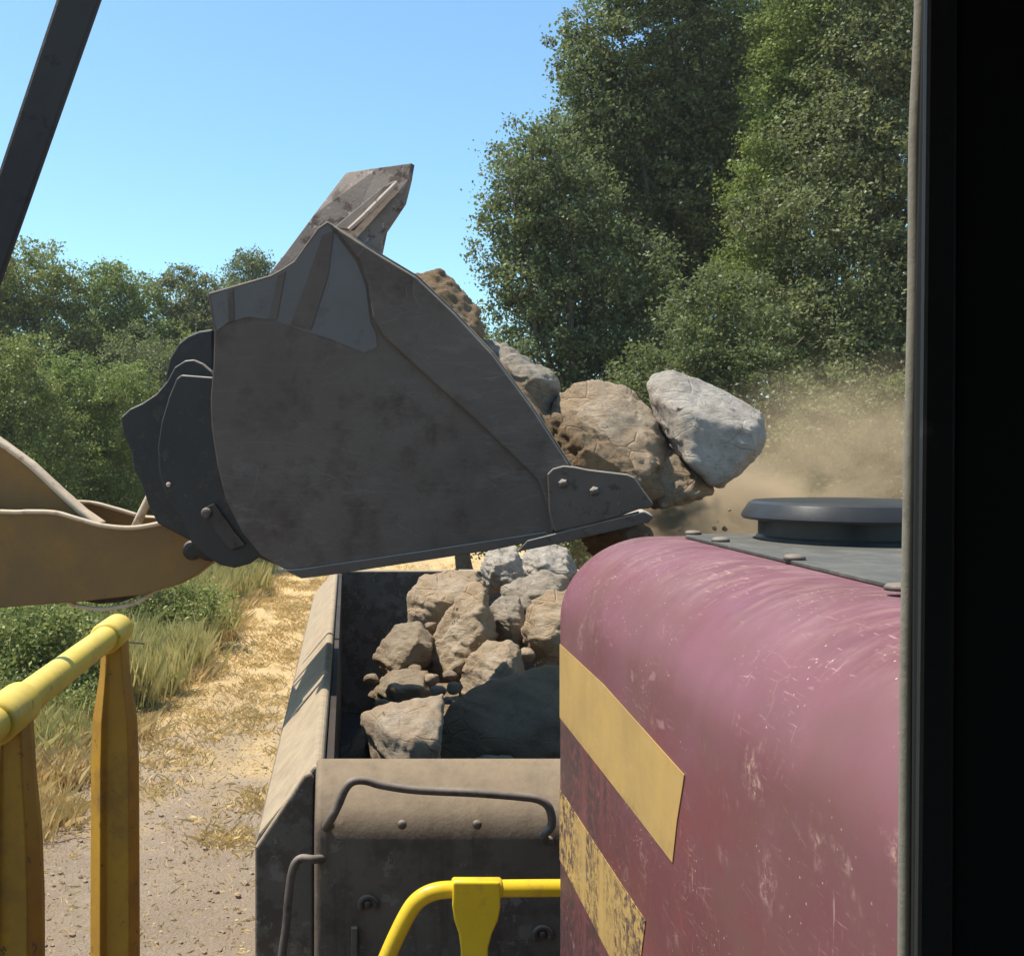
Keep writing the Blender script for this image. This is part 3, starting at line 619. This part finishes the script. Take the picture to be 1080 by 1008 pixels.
# ---------------------------------------------------------------- red hood
hood = thing('machine_hood', (1.35, 1.9, 1.9), 'faded pinkish red machine hood with rounded shoulder and yellow hazard stripes', 'hood')
HX, HY0, HY1 = .561, .62, 2.9
prof = [(HX, 1.9), (HX, CZ - .44)]
for a in np.linspace(0, math.pi / 2, 20)[1:]:
    prof.append((HX + .25 * (1 - math.cos(a)), CZ - .43 + .217 * math.sin(a)))
prof += [(2.1, CZ - .213), (2.1, 1.9)]
V, Fs = [], []
rows = [(HY1, .012), (HY1 - .004, .005), (HY1 - .012, 0)] + [(y, 0) for y in np.linspace(HY1 - .1, HY0, 14)]
m_ = len(prof); cxy = Vector((1.3, 2.6))
for y, ins in rows:
    for x, z in prof:
        q = Vector((x, z)); q = q + (cxy - q).normalized() * ins
        V.append((q.x, y, q.y))
for i in range(len(rows) - 1):
    for k_ in range(m_ - 1): Fs.append((i * m_ + k_, i * m_ + k_ + 1, (i + 1) * m_ + k_ + 1, (i + 1) * m_ + k_))
Fs.append(tuple(range(m_))); Fs.append(tuple(range((len(rows) - 1) * m_, len(rows) * m_)))
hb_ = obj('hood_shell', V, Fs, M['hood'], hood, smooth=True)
# object coordinates measured from eye height for the paint
sh = Vector((0, 0, CZ)) - Vector((0, 0, 1.9)); 
for vtx in hb_.data.vertices: vtx.co -= sh
hb_.location = sh
def hside(y, dz): return (HX - .002, y, CZ + dz)
def stripe(pts):
    p3 = [Vector(hside(y, dz)) for y, dz in pts]
    v, f = prism(p3, (.0015, 0, 0)); o = obj('hazard_stripe', v, f, M['stripe'], hood)
    for vtx in o.data.vertices: vtx.co -= sh
    o.location = sh
stripe([(HY1 - .012, -.496), (2.4, -.50), (1.822, -.530), (1.83, -.55), (1.862, -.62), (1.888, -.70), (2.4, -.693), (HY1 - .012, -.689)])
stripe([(HY1 - .012, -.877), (2.4, -.876), (2.06, -.872), (2.065, -.89), (2.10, -.98), (2.12, -1.068), (2.5, -1.065), (HY1 - .012, -1.062)])
# black top plate with domed bolts
PXL = .862
v, f = prism([(PXL, HY0, CZ - .212), (2.05, HY0, CZ - .212), (2.05, HY1 - .05, CZ - .212), (PXL + .03, HY1 - .05, CZ - .212), (PXL, HY1 - .10, CZ - .212)], (0, 0, .008))
tp = obj('top_plate', v, f, M['black_plate'], hood, bevel=.002)
for x, y in ((731, 563.5), (760, 571), (838, 590), (948, 622), (905, 566)):
    d = -.204 * -F / (y - VY)
    v, f = bolt_vf(Vector(((x - VX) / F * d, d, CZ - .2045)), (0, 0, 1), .021, .011, 16); obj('bolt', v, f, M['rod'], tp, smooth=True)
cap = thing('air_cleaner_cap', (1.205, 2.65, CZ - .204), 'round black cap with a slanted rim standing on the hood top plate', 'cap')
prof = [(.205, 0), (.205, .006), (.200, .012), (.200, .050), (.236, .050), (.240, .056), (.236, .066), (.222, .088), (.212, .094), (.15, .097), (.0005, .100)]
v, f = lathe(prof, (1.205, 2.65, CZ - .204), 72); obj('rain_cap', v, f, M['cap_black'], cap, smooth=True, sharp=22)

# ---------------------------------------------------------------- cab window pillar (we look out of the cab)
cab = thing('machine_cab', (.7, 0, 1.9), 'near black cab window pillar with a pale rubber seal along its edge', 'cab')
YP = .50
def pp(x, y, d=YP): return P(x, y, d)
v, f = prism([pp(968.5, -60), pp(1150, -60), pp(1150, 1100), pp(955, 1100), pp(957, 640), pp(960, 300)], (0, -.012, 0)); obj('pillar', v, f, M['cab_black'], cab, bevel=.008, seg=3)
v, f = prism([pp(978, -60, .485), pp(1012, -60, .485), pp(1006, 1100, .485), pp(966, 1100, .485)], (0, .004, 0)); obj('pillar_sheen', v, f, M['cap_black'], cab, bevel=.003)  # lighter, glossier strip added to give the pillar a bluish sheen
v, f = tube(spline([pp(970, -60), pp(971, 0), pp(969, 60), pp(965, 150), pp(964, 300), pp(960, 480), pp(957, 640), pp(955, 800), pp(953, 1100)], 5), .0028, 10); obj('window_seal', v, f, M['seal'], cab, smooth=True)
v, f = join(box(.315, 1.1, -1.2, .45, 1.9, 3.95), box(-.9, 1.1, -1.2, .5, 3.96, 4.04), box(-.9, 1.1, -1.25, -1.2, 1.9, 4.0)); obj('cab_shell', v, f, M['cab_black'], cab)
v, f = join(box(-1.75, 2.1, -1.2, 3.0, 1.82, 1.9)); obj('deck', v, f, M['black_plate'], cab)
v, f = join(box(-.3, 1.9, -1.0, 2.8, .7, 1.81)); obj('chassis', v, f, M['black_steel'], cab)
for xx in (-.2, 1.9):
    c = Vector((xx, .9, .68)); pr = [(.25, -.24), (.52, -.25), (.64, -.22), (.68, -.12), (.68, .12), (.64, .22), (.52, .25), (.25, .24)]
    v, f = lathe(pr, (0, 0, 0), 32); v = [c + Vector((p[2], p[0], p[1])) for p in v]; obj('wheel', v, f, M['rubber'], cab, smooth=True)
# dark bar crossing the upper left corner
v, f = prism([P(58, 0, 1.6), P(106, 0, 1.6), P(-2, 305, 1.6), P(-120, 640, 1.6), P(-190, 860, 1.6), P(-228, 860, 1.6), P(-160, 660, 1.6), P(0, 176, 1.6)][:1] + [P(106, 0, 1.6), P(-2, 305, 1.6), P(-228, 940, 1.6), P(-268, 940, 1.6), P(-1, 175, 1.6)], (.02, .05, 0))
v, f = prism([P(107, -185, 1.6), P(170, -185, 1.6), P(106, 0, 1.6), P(-2, 305, 1.6), P(-440, 1600, 1.6), P(-490, 1600, 1.6), P(-1, 176, 1.6), P(58, 0, 1.6)], (0, .012, 0))
bz = P(-465, 1600, 1.6)
o = obj('steel_bar', v, f, M['brown_bar'], bevel=.006, origin=bz); tag(o, 'dark brown slanting steel bar crossing the sky beside the loader arm', 'bar')

# ---------------------------------------------------------------- yellow handrails
rail = thing('handrail', (-.45, 1.6, 1.9), 'dusty yellow handrail with two flattened posts and round clamped top tube', 'handrail', 'yellow handrails')
YA = 1.90
def on_axis(y):   # points of the top tube, which runs along the truck's axis
    return Vector(((118 - VX) / F * YA, y, CZ - (668 - VY) / F * YA + (y - YA) * .0))
TR = .0212
v, f = tube([on_axis(.6), on_axis(1.0), on_axis(1.5), on_axis(YA + .05), on_axis(YA + .075), on_axis(YA + .09)], [TR, TR, TR, TR, TR * .8, TR * .3], 24); obj('top_tube', v, f, M['rail_yellow'], rail, smooth=True)
def post(yc, half_top, half_bot, label=None):
    c = on_axis(yc); zt = c.z
    # clamp sleeve round the tube
    v, f = tube([on_axis(yc - .055), on_axis(yc - .05), on_axis(yc + .05), on_axis(yc + .055)], [TR + .002, TR + .006, TR + .006, TR + .002], 24); cl = obj('clamp', v, f, M['rail_yellow'], rail, smooth=True)
    # flattened post: creased plate that flares below the clamp, folded back edges
    sec = [(0, half_top, .0), (-.06, half_top * 1.15, .006), (-.14, half_bot * .92, .012), (-.22, half_bot, .014), (-1.0, half_bot * 1.08, .014), (zb := -(zt - 1.9), half_bot * 1.08, .014)]
    V, Fs = [], []
    for dz, hw, cr in sec:
        x0 = c.x
        ring = [(x0 - hw, yc + .02), (x0 - hw * .42, yc - cr), (x0 - hw * .18, yc - cr * .25), (x0 + hw * .75, yc - cr * .7), (x0 + hw, yc + .02), (x0 + hw, yc + .035), (x0 - hw, yc + .035)]
        V += [(x, y, zt + dz - .012) for x, y in ring]
    m2 = 7
    for i in range(len(sec) - 1):
        for k_ in range(m2): Fs.append((i * m2 + k_, i * m2 + (k_ + 1) % m2, (i + 1) * m2 + (k_ + 1) % m2, (i + 1) * m2 + k_))
    Fs.append(tuple(range(m2))); Fs.append(tuple(range((len(sec) - 1) * m2, len(sec) * m2)))
    obj('post', V, Fs, M['post_yellow'], rail, bevel=.002)
post(YA, .022, .041); post(1.315, .022, .036)
rail2 = thing('handrail', (.4, 3.1, 1.9), 'bright yellow bent tube handrail with a flat post in front of the headboard', 'handrail', 'yellow handrails')
YR = 3.05
path = [(760, 936), (650, 936), (590, 936), (530, 936.5), (480, 937.5), (462, 939), (448, 944), (437, 953), (428, 967), (419, 985), (410, 1005), (395, 1040), (370, 1100), (340, 1170)]
v, f = tube(spline([P(x, y, YR) for x, y in path], 5), .0235, 18); obj('top_tube', v, f, M['rail_bright'], rail2, smooth=True)
v, f = tube([P(477, 936, YR), P(479, 936, YR), P(527, 936, YR), P(529, 936, YR)], [.025, .0285, .0285, .025], 20); obj('clamp', v, f, M['rail_bright'], rail2, smooth=True)
pl = [(478, 930), (528, 930), (528, 958), (525, 972), (519, 985), (515, 1000), (513, 1060), (513, 1110), (487, 1110), (487, 1060), (486, 1000), (484, 985), (479, 970), (477, 955)]
v, f = prism([P(x, y, YR - .032) for x, y in pl], (0, .012, 0)); obj('post', v, f, M['rail_bright'], rail2, bevel=.006, seg=3)

# ---------------------------------------------------------------- leaves and trees
def leaf_object(name, C, size, mat, seed, parent=None, origin=(0, 0, 0), up=.35, aspect=.6, outward=None):
    rng = np.random.default_rng(seed); N = len(C)
    nrm = rng.normal(size=(N, 3)); nrm[:, 2] += up * 2
    if outward is not None: nrm += outward * 1.0
    nrm /= np.linalg.norm(nrm, axis=1)[:, None] + 1e-9
    t = rng.normal(size=(N, 3)); t -= nrm * np.sum(t * nrm, 1)[:, None]; t /= np.linalg.norm(t, axis=1)[:, None] + 1e-9
    b = np.cross(nrm, t); s = size * rng.uniform(.6, 1.35, (N, 1))
    V = np.empty((N, 4, 3)); V[:, 0] = C - t * s * .5; V[:, 1] = C + b * s * .5 * aspect + nrm * s * .08; V[:, 2] = C + t * s * .5; V[:, 3] = C - b * s * .5 * aspect + nrm * s * .08
    V -= np.array(origin)
    me = bpy.data.meshes.new(name); me.vertices.add(N * 4); me.vertices.foreach_set('co', V.reshape(-1).astype(np.float32))
    me.loops.add(N * 4); me.loops.foreach_set('vertex_index', np.arange(N * 4, dtype=np.int32))
    me.polygons.add(N); me.polygons.foreach_set('loop_start', np.arange(0, N * 4, 4, dtype=np.int32))
    me.update(calc_edges=True)
    a = me.attributes.new('lv', 'FLOAT', 'FACE'); a.data.foreach_set('value', np.clip(rng.normal(.45, .28, N), 0, 1).astype(np.float32))
    me.materials.append(mat); o = bpy.data.objects.new(name, me); COL.objects.link(o)
    if parent: o.parent = parent
    else: o.location = origin
    return o

def lobes_to_leaves(lobes, rng, dens=1.0, clump=.34, per=34, sizef=1.0):
    clump = clump * .72; per = int(per * 1.9)
    out, nrm = [], []
    for (c, r) in lobes:
        c = np.array(c); r = np.array(r)
        area = (r[0] * r[1] + r[1] * r[2] + r[0] * r[2]) / 3
        nc = max(6, int(dens * area * 95))
        d = rng.normal(size=(nc, 3)); d /= np.linalg.norm(d, axis=1)[:, None]
        rad = rng.uniform(.12, 1.0, (nc, 1)) ** .4
        ctr = c + d * r * rad * (1 + .12 * rng.normal(size=(nc, 1)))
        cr = clump * rng.uniform(.55, 1.5, (nc, 1))
        m = max(4, int(per))
        off = rng.normal(size=(nc, m, 3)) * cr[:, :, None] * np.array([.55, .55, .40])
        out.append((ctr[:, None, :] + off).reshape(-1, 3)); nrm.append(np.repeat(d, m, axis=0) * .6)
    return np.concatenate(out), np.concatenate(nrm)

def make_tree(name, label, cat, base, lobes, mat, leaf, seed, group=None, dens=1.0, clump=.34, per=34, trunk_r=.28, limbs=True):
    rng = np.random.default_rng(seed); base = Vector(base); base.z = gz(base.x, base.y)
    t = thing(name, base, label, cat, group)
    C, N = lobes_to_leaves(lobes, rng, dens, clump, per)
    C = C[C[:, 2] > base.z + .05] if True else C
    leaf_object('crown', C, leaf * .82, mat, seed + 1, t, tuple(base), outward=None)
    cc = Vector(np.mean([l[0] for l in lobes], axis=0)); parts = []
    fork = base + (cc - base) * .45 + Vector((rng.normal() * .2, 0, 0))
    parts.append(tube(spline([base - Vector((0, 0, .15)), base + (fork - base) * .4 + Vector((rng.normal() * .12, rng.normal() * .12, 0)), fork], 5), [trunk_r * (1 - .45 * i / 10) for i in range(11)], 10))
    if limbs:
        for c, r in lobes:
            c = Vector(c); mid = fork + (c - fork) * .5 + Vector((rng.normal() * .25, rng.normal() * .25, .2))
            parts.append(tube(spline([fork, mid, c, c + Vector((rng.normal() * .2, rng.normal() * .2, r[2] * .25))], 4), [trunk_r * .30 * (1 - .9 * i / 12) for i in range(13)], 6))
            for _ in range(3):
                e = c + Vector((rng.normal() * r[0] * .6, rng.normal() * r[1] * .6, rng.uniform(-.3, .8) * r[2]))
                parts.append(tube([mid + (c - mid) * .4, (mid + (c - mid) * .6 + e) / 2 + Vector((0, 0, .1)), e], [trunk_r * .12, trunk_r * .08, .012], 5))
    v, f = join(*parts); obj('trunk', v, f, M['bark'], t, smooth=True)
    return t

def lob(px, py, d, rx, rz, ry=None):
    """a lobe of crown: centre seen at a pixel and distance, radii in photo pixels at that distance"""
    c = P(px, py, d); k = d / F
    return (tuple(c), (rx * k, (ry or (rx + rz) / 2) * k, rz * k))

TGR = 'tall trees on the right behind the boulders'
make_tree('oak_tree', 'tall dark green oak rising above the frame, its ragged edge against the sky', 'tree', (7.2, 24, 0),
          [lob(655, 40, 24, 62, 60), lob(622, 95, 24, 40, 50), lob(700, -60, 24, 90, 70), lob(740, 60, 25, 70, 80), lob(690, 130, 24.5, 70, 60), lob(760, 160, 25, 60, 70), lob(630, 160, 24, 60, 50), lob(700, 220, 24.5, 80, 60)],
          M['leaf_oak'], .115, 301, TGR, dens=1.05)
make_tree('oak_tree', 'grey-green bushy oak forming the lower shoulder beside the open sky', 'tree', (4.6, 22, 0),
          [lob(562, 170, 22, 46, 50), lob(545, 235, 22, 44, 48), lob(600, 220, 22, 60, 55), lob(560, 300, 22, 52, 55), lob(640, 290, 22, 70, 60), lob(585, 370, 22, 66, 50), lob(660, 370, 22, 60, 50), lob(560, 440, 21.5, 60, 50), lob(640, 450, 21.5, 70, 50)],
          M['leaf_grey'], .105, 311, TGR, dens=1.1)
make_tree('willow_tree', 'lime green tree with drooping foliage between two darker trees', 'tree', (9.6, 23.5, 0),
          [lob(835, 20, 22, 44, 80), lob(815, 110, 22, 32, 70), lob(800, 200, 21.5, 34, 60), lob(850, 90, 22, 36, 80), lob(795, 290, 21.5, 44, 50)],
          M['leaf_lime'], .09, 321, TGR, dens=1.35, clump=.28)
make_tree('oak_tree', 'pale olive tree on the right whose crown meets the cab pillar', 'tree', (11.2, 21, 0),
          [lob(920, 60, 21, 70, 70), lob(880, 150, 21, 70, 60), lob(950, 180, 21, 80, 80), lob(850, 240, 20.5, 70, 60), lob(930, 300, 20.5, 90, 70), lob(860, 350, 20, 80, 60), lob(1010, 60, 21, 80, 100), lob(1020, 330, 20.5, 80, 100), lob(940, -40, 21, 90, 70), lob(930, 420, 20, 90, 70)],
          M['leaf_olive'], .10, 331, TGR, dens=1.1)
make_tree('oak_tree', 'broad olive crown joining the two tall oaks at the top of the frame', 'tree', (8.8, 26, 0),
          [lob(770, 30, 26, 60, 70), lob(720, 200, 26, 60, 60), lob(770, 230, 26, 60, 60), lob(700, 300, 25, 60, 60), lob(680, 180, 26, 60, 60), lob(800, 130, 26.5, 60, 70), lob(760, 320, 25, 60, 60)],
          M['leaf_grey'], .11, 396, TGR, dens=1.0)
make_tree('oak_tree', 'dark crown closing the gaps behind the two nearer oaks', 'tree', (8.0, 32, 0),
          [lob(590, 200, 31, 55, 60), lob(660, 150, 32, 70, 80), lob(740, 120, 32, 60, 90), lob(600, 310, 31, 60, 60), lob(690, 280, 32, 70, 70), lob(780, 260, 32, 70, 80), lob(640, 400, 31, 80, 60), lob(740, 400, 31, 80, 60), lob(600, 480, 31, 90, 50), lob(720, 500, 31, 90, 50)],
          M['leaf_oak'], .15, 381, TGR, dens=.55, clump=.42)
make_tree('oak_tree', 'shadowed crown behind the olive tree and the lime green one', 'tree', (15.0, 30, 0),
          [lob(850, 40, 30, 70, 80), lob(930, 80, 30, 70, 80), lob(870, 200, 30, 70, 80), lob(960, 230, 30, 70, 80), lob(850, 340, 30, 80, 70), lob(950, 370, 30, 80, 70), lob(880, 470, 29, 90, 60), lob(980, 480, 29, 80, 60)],
          M['leaf_oak'], .15, 391, TGR, dens=.55, clump=.42)
make_tree('shrub', 'rounded green shrub standing low in front of the right hand trees', 'shrub', (7.0, 19, 0),
          [lob(760, 330, 19.5, 60, 60), lob(720, 390, 19, 60, 50), lob(800, 400, 19, 70, 60), lob(760, 470, 19, 90, 60), lob(680, 420, 19, 50, 50), lob(700, 520, 19, 90, 60), lob(830, 520, 19, 90, 60)],
          M['leaf_oak'], .085, 341, None, dens=1.2, clump=.25, trunk_r=.08)
make_tree('shrub', 'dusty olive shrub behind the dust cloud above the black cap', 'shrub', (9.2, 17.5, 0),
          [lob(880, 450, 17.5, 80, 60), lob(940, 500, 17.5, 80, 60), lob(860, 540, 17.5, 90, 60), lob(970, 440, 17.5, 80, 70)],
          M['leaf_olive'], .08, 351, None, dens=1.2, clump=.25, trunk_r=.08)
make_tree('oak_tree', 'oak crown filling the far side of the gap behind the raised bucket', 'tree', (3.4, 31, 0),
          [lob(480, 380, 31, 60, 50), lob(440, 450, 31, 60, 50), lob(510, 460, 31, 60, 60), lob(400, 500, 31, 50, 50), lob(500, 540, 31, 60, 40)],
          M['leaf_oak'], .13, 361, None, dens=.8)
make_tree('shrub', 'dark shrub seen low between the boulders and the hood', 'shrub', (5.0, 21, 0),
          [lob(620, 560, 21, 60, 50), lob(680, 560, 21, 60, 60), lob(560, 540, 22, 50, 50), lob(740, 600, 21, 80, 60)], M['leaf_grey'], .09, 371, None, dens=1.0, clump=.26, trunk_r=.08)
LG = 'trees along the left edge of the track'
spec = [(40, 40, 'leaf_weed', 'bushy tree at the far left below the slanting bar', [(30, 300, 56, 42), (-30, 320, 60, 60), (40, 370, 66, 50), (-40, 400, 70, 60)]),
        (118, 42, 'leaf_lime', 'yellowish olive tree with twiggy top left of the bucket', [(120, 318, 50, 40), (100, 370, 60, 50), (150, 380, 60, 50), (80, 430, 60, 50)]),
        (190, 44, 'leaf_olive', 'small olive green tree touching the top corner of the bucket', [(190, 318, 42, 36), (210, 370, 60, 50), (170, 430, 60, 50), (240, 340, 40, 40)]),
        (262, 50, 'leaf_oak', 'distant small crown peeping over the upper bucket edge', [(262, 292, 26, 26), (290, 330, 50, 40), (330, 360, 60, 50), (290, 420, 70, 60)]),
        (380, 52, 'leaf_oak', 'distant tree hidden for the most part by the bucket', [(380, 400, 60, 50), (430, 420, 60, 50), (350, 470, 70, 50)])]
for i, (px, d, mt, lb, ls) in enumerate(spec):
    b0 = P(px, 600, d)
    make_tree('broadleaf_tree', lb, 'tree', (b0.x, d, 0), [lob(x, y, d, rx, rz) for x, y, rx, rz in ls] + [lob(px, 480, d, 80, 50)], M[mt], .15, 400 + 10 * i, LG, dens=.75, clump=.42, per=34)
# second row nearer, lower and brighter
spec = [(-10, 27, 'leaf_weed', 'round yellow-green shrub at the left margin above the loader arm', [(0, 400, 60, 60), (-40, 450, 60, 60), (30, 470, 60, 50), (0, 540, 80, 50)]),
        (90, 30, 'leaf_lime', 'leafy green shrub directly above the tilt lever of the loader', [(70, 420, 52, 50), (120, 440, 50, 60), (90, 500, 70, 50), (80, 560, 80, 50)]),
        (160, 33, 'leaf_olive', 'shaded shrub just left of the bucket brackets', [(150, 400, 44, 52), (190, 440, 60, 60), (160, 500, 60, 50), (200, 540, 60, 40), (150, 570, 60, 40)]),
        (240, 34, 'leaf_lime', 'low green bush at the bend of the straw track', [(225, 590, 50, 24), (190, 600, 44, 26), (262, 596, 28, 16)]),
        (30, 22, 'leaf_grey', 'dark green bush behind the left yellow rail', [(10, 610, 60, 50), (60, 640, 50, 40), (-20, 680, 70, 50)]),
        (20, 15, 'leaf_weed', 'leafy green bush standing at the foot of the bank by the near rail post', [(15, 680, 60, 56), (-30, 700, 60, 60), (66, 668, 50, 46), (45, 745, 50, 36), (90, 720, 34, 40), (10, 760, 50, 34)]),
        (175, 20, 'leaf_weed', 'yellow-green bush growing close beside the straw track', [(160, 640, 44, 40), (200, 645, 40, 34), (125, 660, 44, 46), (165, 685, 36, 30)]),
        (250, 28, 'leaf_olive', 'small bush between the loader arm tip and the straw track', [(240, 610, 34, 20), (215, 622, 36, 24)]),
        (130, 24, 'leaf_weed', 'yellow-green bush under the loader arm', [(120, 620, 50, 34), (170, 625, 44, 30), (80, 650, 44, 30)])]
for i, (px, d, mt, lb, ls) in enumerate(spec):
    b0 = P(px, 640, d)
    make_tree('shrub', lb, 'shrub', (b0.x, d, 0), [lob(x, y, d, rx, rz) for x, y, rx, rz in ls], M[mt], .10 if d > 25 else .085, 500 + 10 * i, 'shrubs on the bank left of the track', dens=1.1, clump=.30, per=34, trunk_r=.07)

# ---------------------------------------------------------------- grass, weeds, stones
def blades(name, pts, h, wdt, mat, seed, label, cat, lean=.45):
    rng = np.random.default_rng(seed); N = len(pts)
    hh = h * rng.uniform(.4, 1.3, (N, 1)); a = rng.uniform(0, 2 * np.pi, (N, 1)); ln = rng.normal(0, lean, (N, 1))
    dx = np.concatenate([np.cos(a), np.sin(a)], 1); side = np.concatenate([-np.sin(a), np.cos(a)], 1) * wdt * .5
    V = np.empty((N, 4, 3)); V[:, 0, :2] = pts[:, :2] - side; V[:, 1, :2] = pts[:, :2] + side
    V[:, 0, 2] = V[:, 1, 2] = pts[:, 2] - .02
    V[:, 2, :2] = pts[:, :2] + dx * ln * hh * .5 + side * .6; V[:, 2, 2] = pts[:, 2] + hh[:, 0] * .6
    V[:, 3, :2] = pts[:, :2] + dx * ln * hh * 1.2; V[:, 3, 2] = pts[:, 2] + hh[:, 0]
    idx = np.arange(N)[:, None] * 4 + np.array([0, 1, 2, 3])
    me = bpy.data.meshes.new(name); me.vertices.add(N * 4); me.vertices.foreach_set('co', V.reshape(-1).astype(np.float32))
    me.loops.add(N * 4); me.loops.foreach_set('vertex_index', idx.reshape(-1).astype(np.int32))
    me.polygons.add(N); me.polygons.foreach_set('loop_start', np.arange(0, N * 4, 4, dtype=np.int32)); me.update(calc_edges=True)
    at = me.attributes.new('lv', 'FLOAT', 'FACE'); at.data.foreach_set('value', rng.uniform(0, 1, N).astype(np.float32))
    me.materials.append(mat); o = bpy.data.objects.new(name, me); COL.objects.link(o)
    return tag(o, label, cat, kind='stuff')

def scatter(n, x0, x1, y0, y1, seed, cl=0, keep=None, spread=.25):
    rng = np.random.default_rng(seed)
    if cl:
        c = np.stack([rng.uniform(x0, x1, cl), rng.uniform(y0, y1, cl)], 1)
        if keep is not None: c = np.array([p for p in c if keep(p[0], p[1])])
        k_ = rng.integers(0, len(c), n); p = c[k_] + rng.normal(0, spread, (n, 2))
    else:
        p = np.stack([rng.uniform(x0, x1, n), rng.uniform(y0, y1, n)], 1)
        if keep is not None: p = np.array([q for q in p if keep(q[0], q[1])])
    return np.array([(x, y, gz(x, y)) for x, y in p])

def border(y): return -2.75 + .035 * (y - 13) + .35 * noise.noise(Vector((y * .45, 1.7, 0)))
p = scatter(42000, -5.5, 1.2, 9.8, 32, 61, cl=1500, keep=lambda x, y: x > border(y) - .6 and noise.noise(Vector((x * .9, y * .35, 5))) > -.30 + max(0, 14 - y) * .16, spread=.13)
p2 = scatter(9000, 1.2, 6.0, 13, 34, 72, cl=500, spread=.2); p = np.concatenate([p, p2])
blades('straw_grass', p, .065, .009, M['straw'], 62, 'flattened yellow straw covering the track beside the truck', 'straw', lean=1.3)
p = scatter(5000, -3.4, .2, 7.4, 13.5, 73); blades('straw_litter', p, .02, .006, M['straw'], 74, 'single dry stalks strewn over the gravel of the track', 'straw', lean=2.6)
p = scatter(34000, -5.2, -2.0, 9.6, 30, 63, cl=420, keep=lambda x, y: border(y) - 1.3 < x < border(y) + .15, spread=.16)
blades('straw_tufts', p, .24, .0065, M['straw'], 64, 'standing dry straw tufts along the edge of the track', 'dry grass', lean=.6)
p = scatter(44000, -9, -2.4, 12, 34, 65, cl=900, keep=lambda x, y: x < border(y) - .25, spread=.2)
blades('weed_grass', p, .40, .008, M['dry_grass'], 66, 'tall half-dry weeds on the bank left of the track', 'weeds', lean=.35)
p = scatter(16000, -4.6, -2.2, 15, 30, 75, cl=110, keep=lambda x, y: border(y) - 1.6 < x < border(y) + .1, spread=.14)
blades('tall_weeds', p, .66, .008, M['gold_weed'], 76, 'tall yellowing weeds standing in clumps beside the straw track', 'weeds', lean=.22)
pw = scatter(3400, -9, -2.4, 13.5, 34, 67, keep=lambda x, y: x < border(y) - .35)
rng = np.random.default_rng(68)
C = np.repeat(pw, 60, axis=0); C[:, :2] += rng.normal(0, .17, (len(C), 2)); C[:, 2] += np.abs(rng.normal(.18, .20, len(C)))
tag(leaf_object('leafy_weeds', C, .065, M['leaf_weed'], 69), 'leafy green weeds growing between the dry grass on the bank', 'weeds', kind='stuff')
# loose stones on the track
rng = random.Random(70); parts = []
for _ in range(900):
    y = rng.uniform(7.2, 17); x = rng.uniform(-3.6, 0.0) * (y / 12); r = rng.choice((.008, .008, .010, .012, .014, .018, .026)) * rng.uniform(.7, 1.3)
    v, f = rock_vf((x, y, gz(x, y) + r * .3), (r, r * .9, r * .7), rng.randint(0, 9999), cuts=5, sub=1, rough=.1); parts.append((v, f))
v, f = join(*parts); tag(obj('loose_gravel', v, f, M['rock_beige']), 'small loose stones scattered on the gravel track', 'gravel', kind='stuff')

# ---------------------------------------------------------------- dust thrown up by the falling rocks
def dust_mat(dens):
    k = NB('dust'); k.t.nodes.remove(k.b)
    vol = k.n('ShaderNodeVolumePrincipled'); vol.inputs['Color'].default_value = (.97, .70, .42, 1); vol.inputs['Anisotropy'].default_value = .1
    g = k.n('ShaderNodeTexGradient', gradient_type='SPHERICAL'); k.l(k.mapped((1, 1, 1)), g.inputs[0])
    nz = k.ramp(k.noise(2.2, 8, .7, dist=.8), .42, .66)
    d = k.math('MULTIPLY', k.math('POWER', g.outputs['Fac'], 1.3), nz)
    dn = k.math('MULTIPLY', d, dens); k.l(dn, vol.inputs['Density'])
    k.l(vol.outputs[0], k.t.nodes['Material Output'].inputs['Volume']); return k.m
DMS = (dust_mat(26), dust_mat(3.4), dust_mat(60))
def dust(px, py, d, sx_, sy_, sz_, label, seed, rot=0):
    bm = bmesh.new(); bmesh.ops.create_icosphere(bm, subdivisions=3, radius=1); me = bpy.data.meshes.new('dust_cloud'); bm.to_mesh(me); bm.free()
    me.materials.append(DMS[seed - 1]); o = bpy.data.objects.new('dust_cloud', me); COL.objects.link(o)
    o.location = P(px, py, d); o.scale = (sx_, sy_, sz_); o.rotation_euler = (0, rot, 0); return tag(o, label, 'dust', kind='stuff')
dust(745, 535, 6.4, .60, .7, .36, 'thick tan dust puffing up under the tipping boulders', 1)
dust(850, 520, 8.5, 1.9, 1.4, 1.05, 'thin haze of dust drifting in front of the right hand shrubs', 2, -.3)
dust(712, 540, 5.7, .26, .3, .17, 'small dense puff of tan dust right at the bucket lip', 3)

v, f = box(-60, 60, -6, 58, -1.5, 32)
k = NB('haze'); k.t.nodes.remove(k.b); hv = k.n('ShaderNodeVolumePrincipled'); hv.inputs['Color'].default_value = (.93, .93, .92, 1)
hv.inputs['Density'].default_value = .0006; hv.inputs['Anisotropy'].default_value = .3
k.l(hv.outputs[0], k.t.nodes['Material Output'].inputs['Volume'])
tag(obj('haze', v, f, k.m), 'faint dusty haze hanging in the sunlit air over the track', 'haze', kind='stuff')
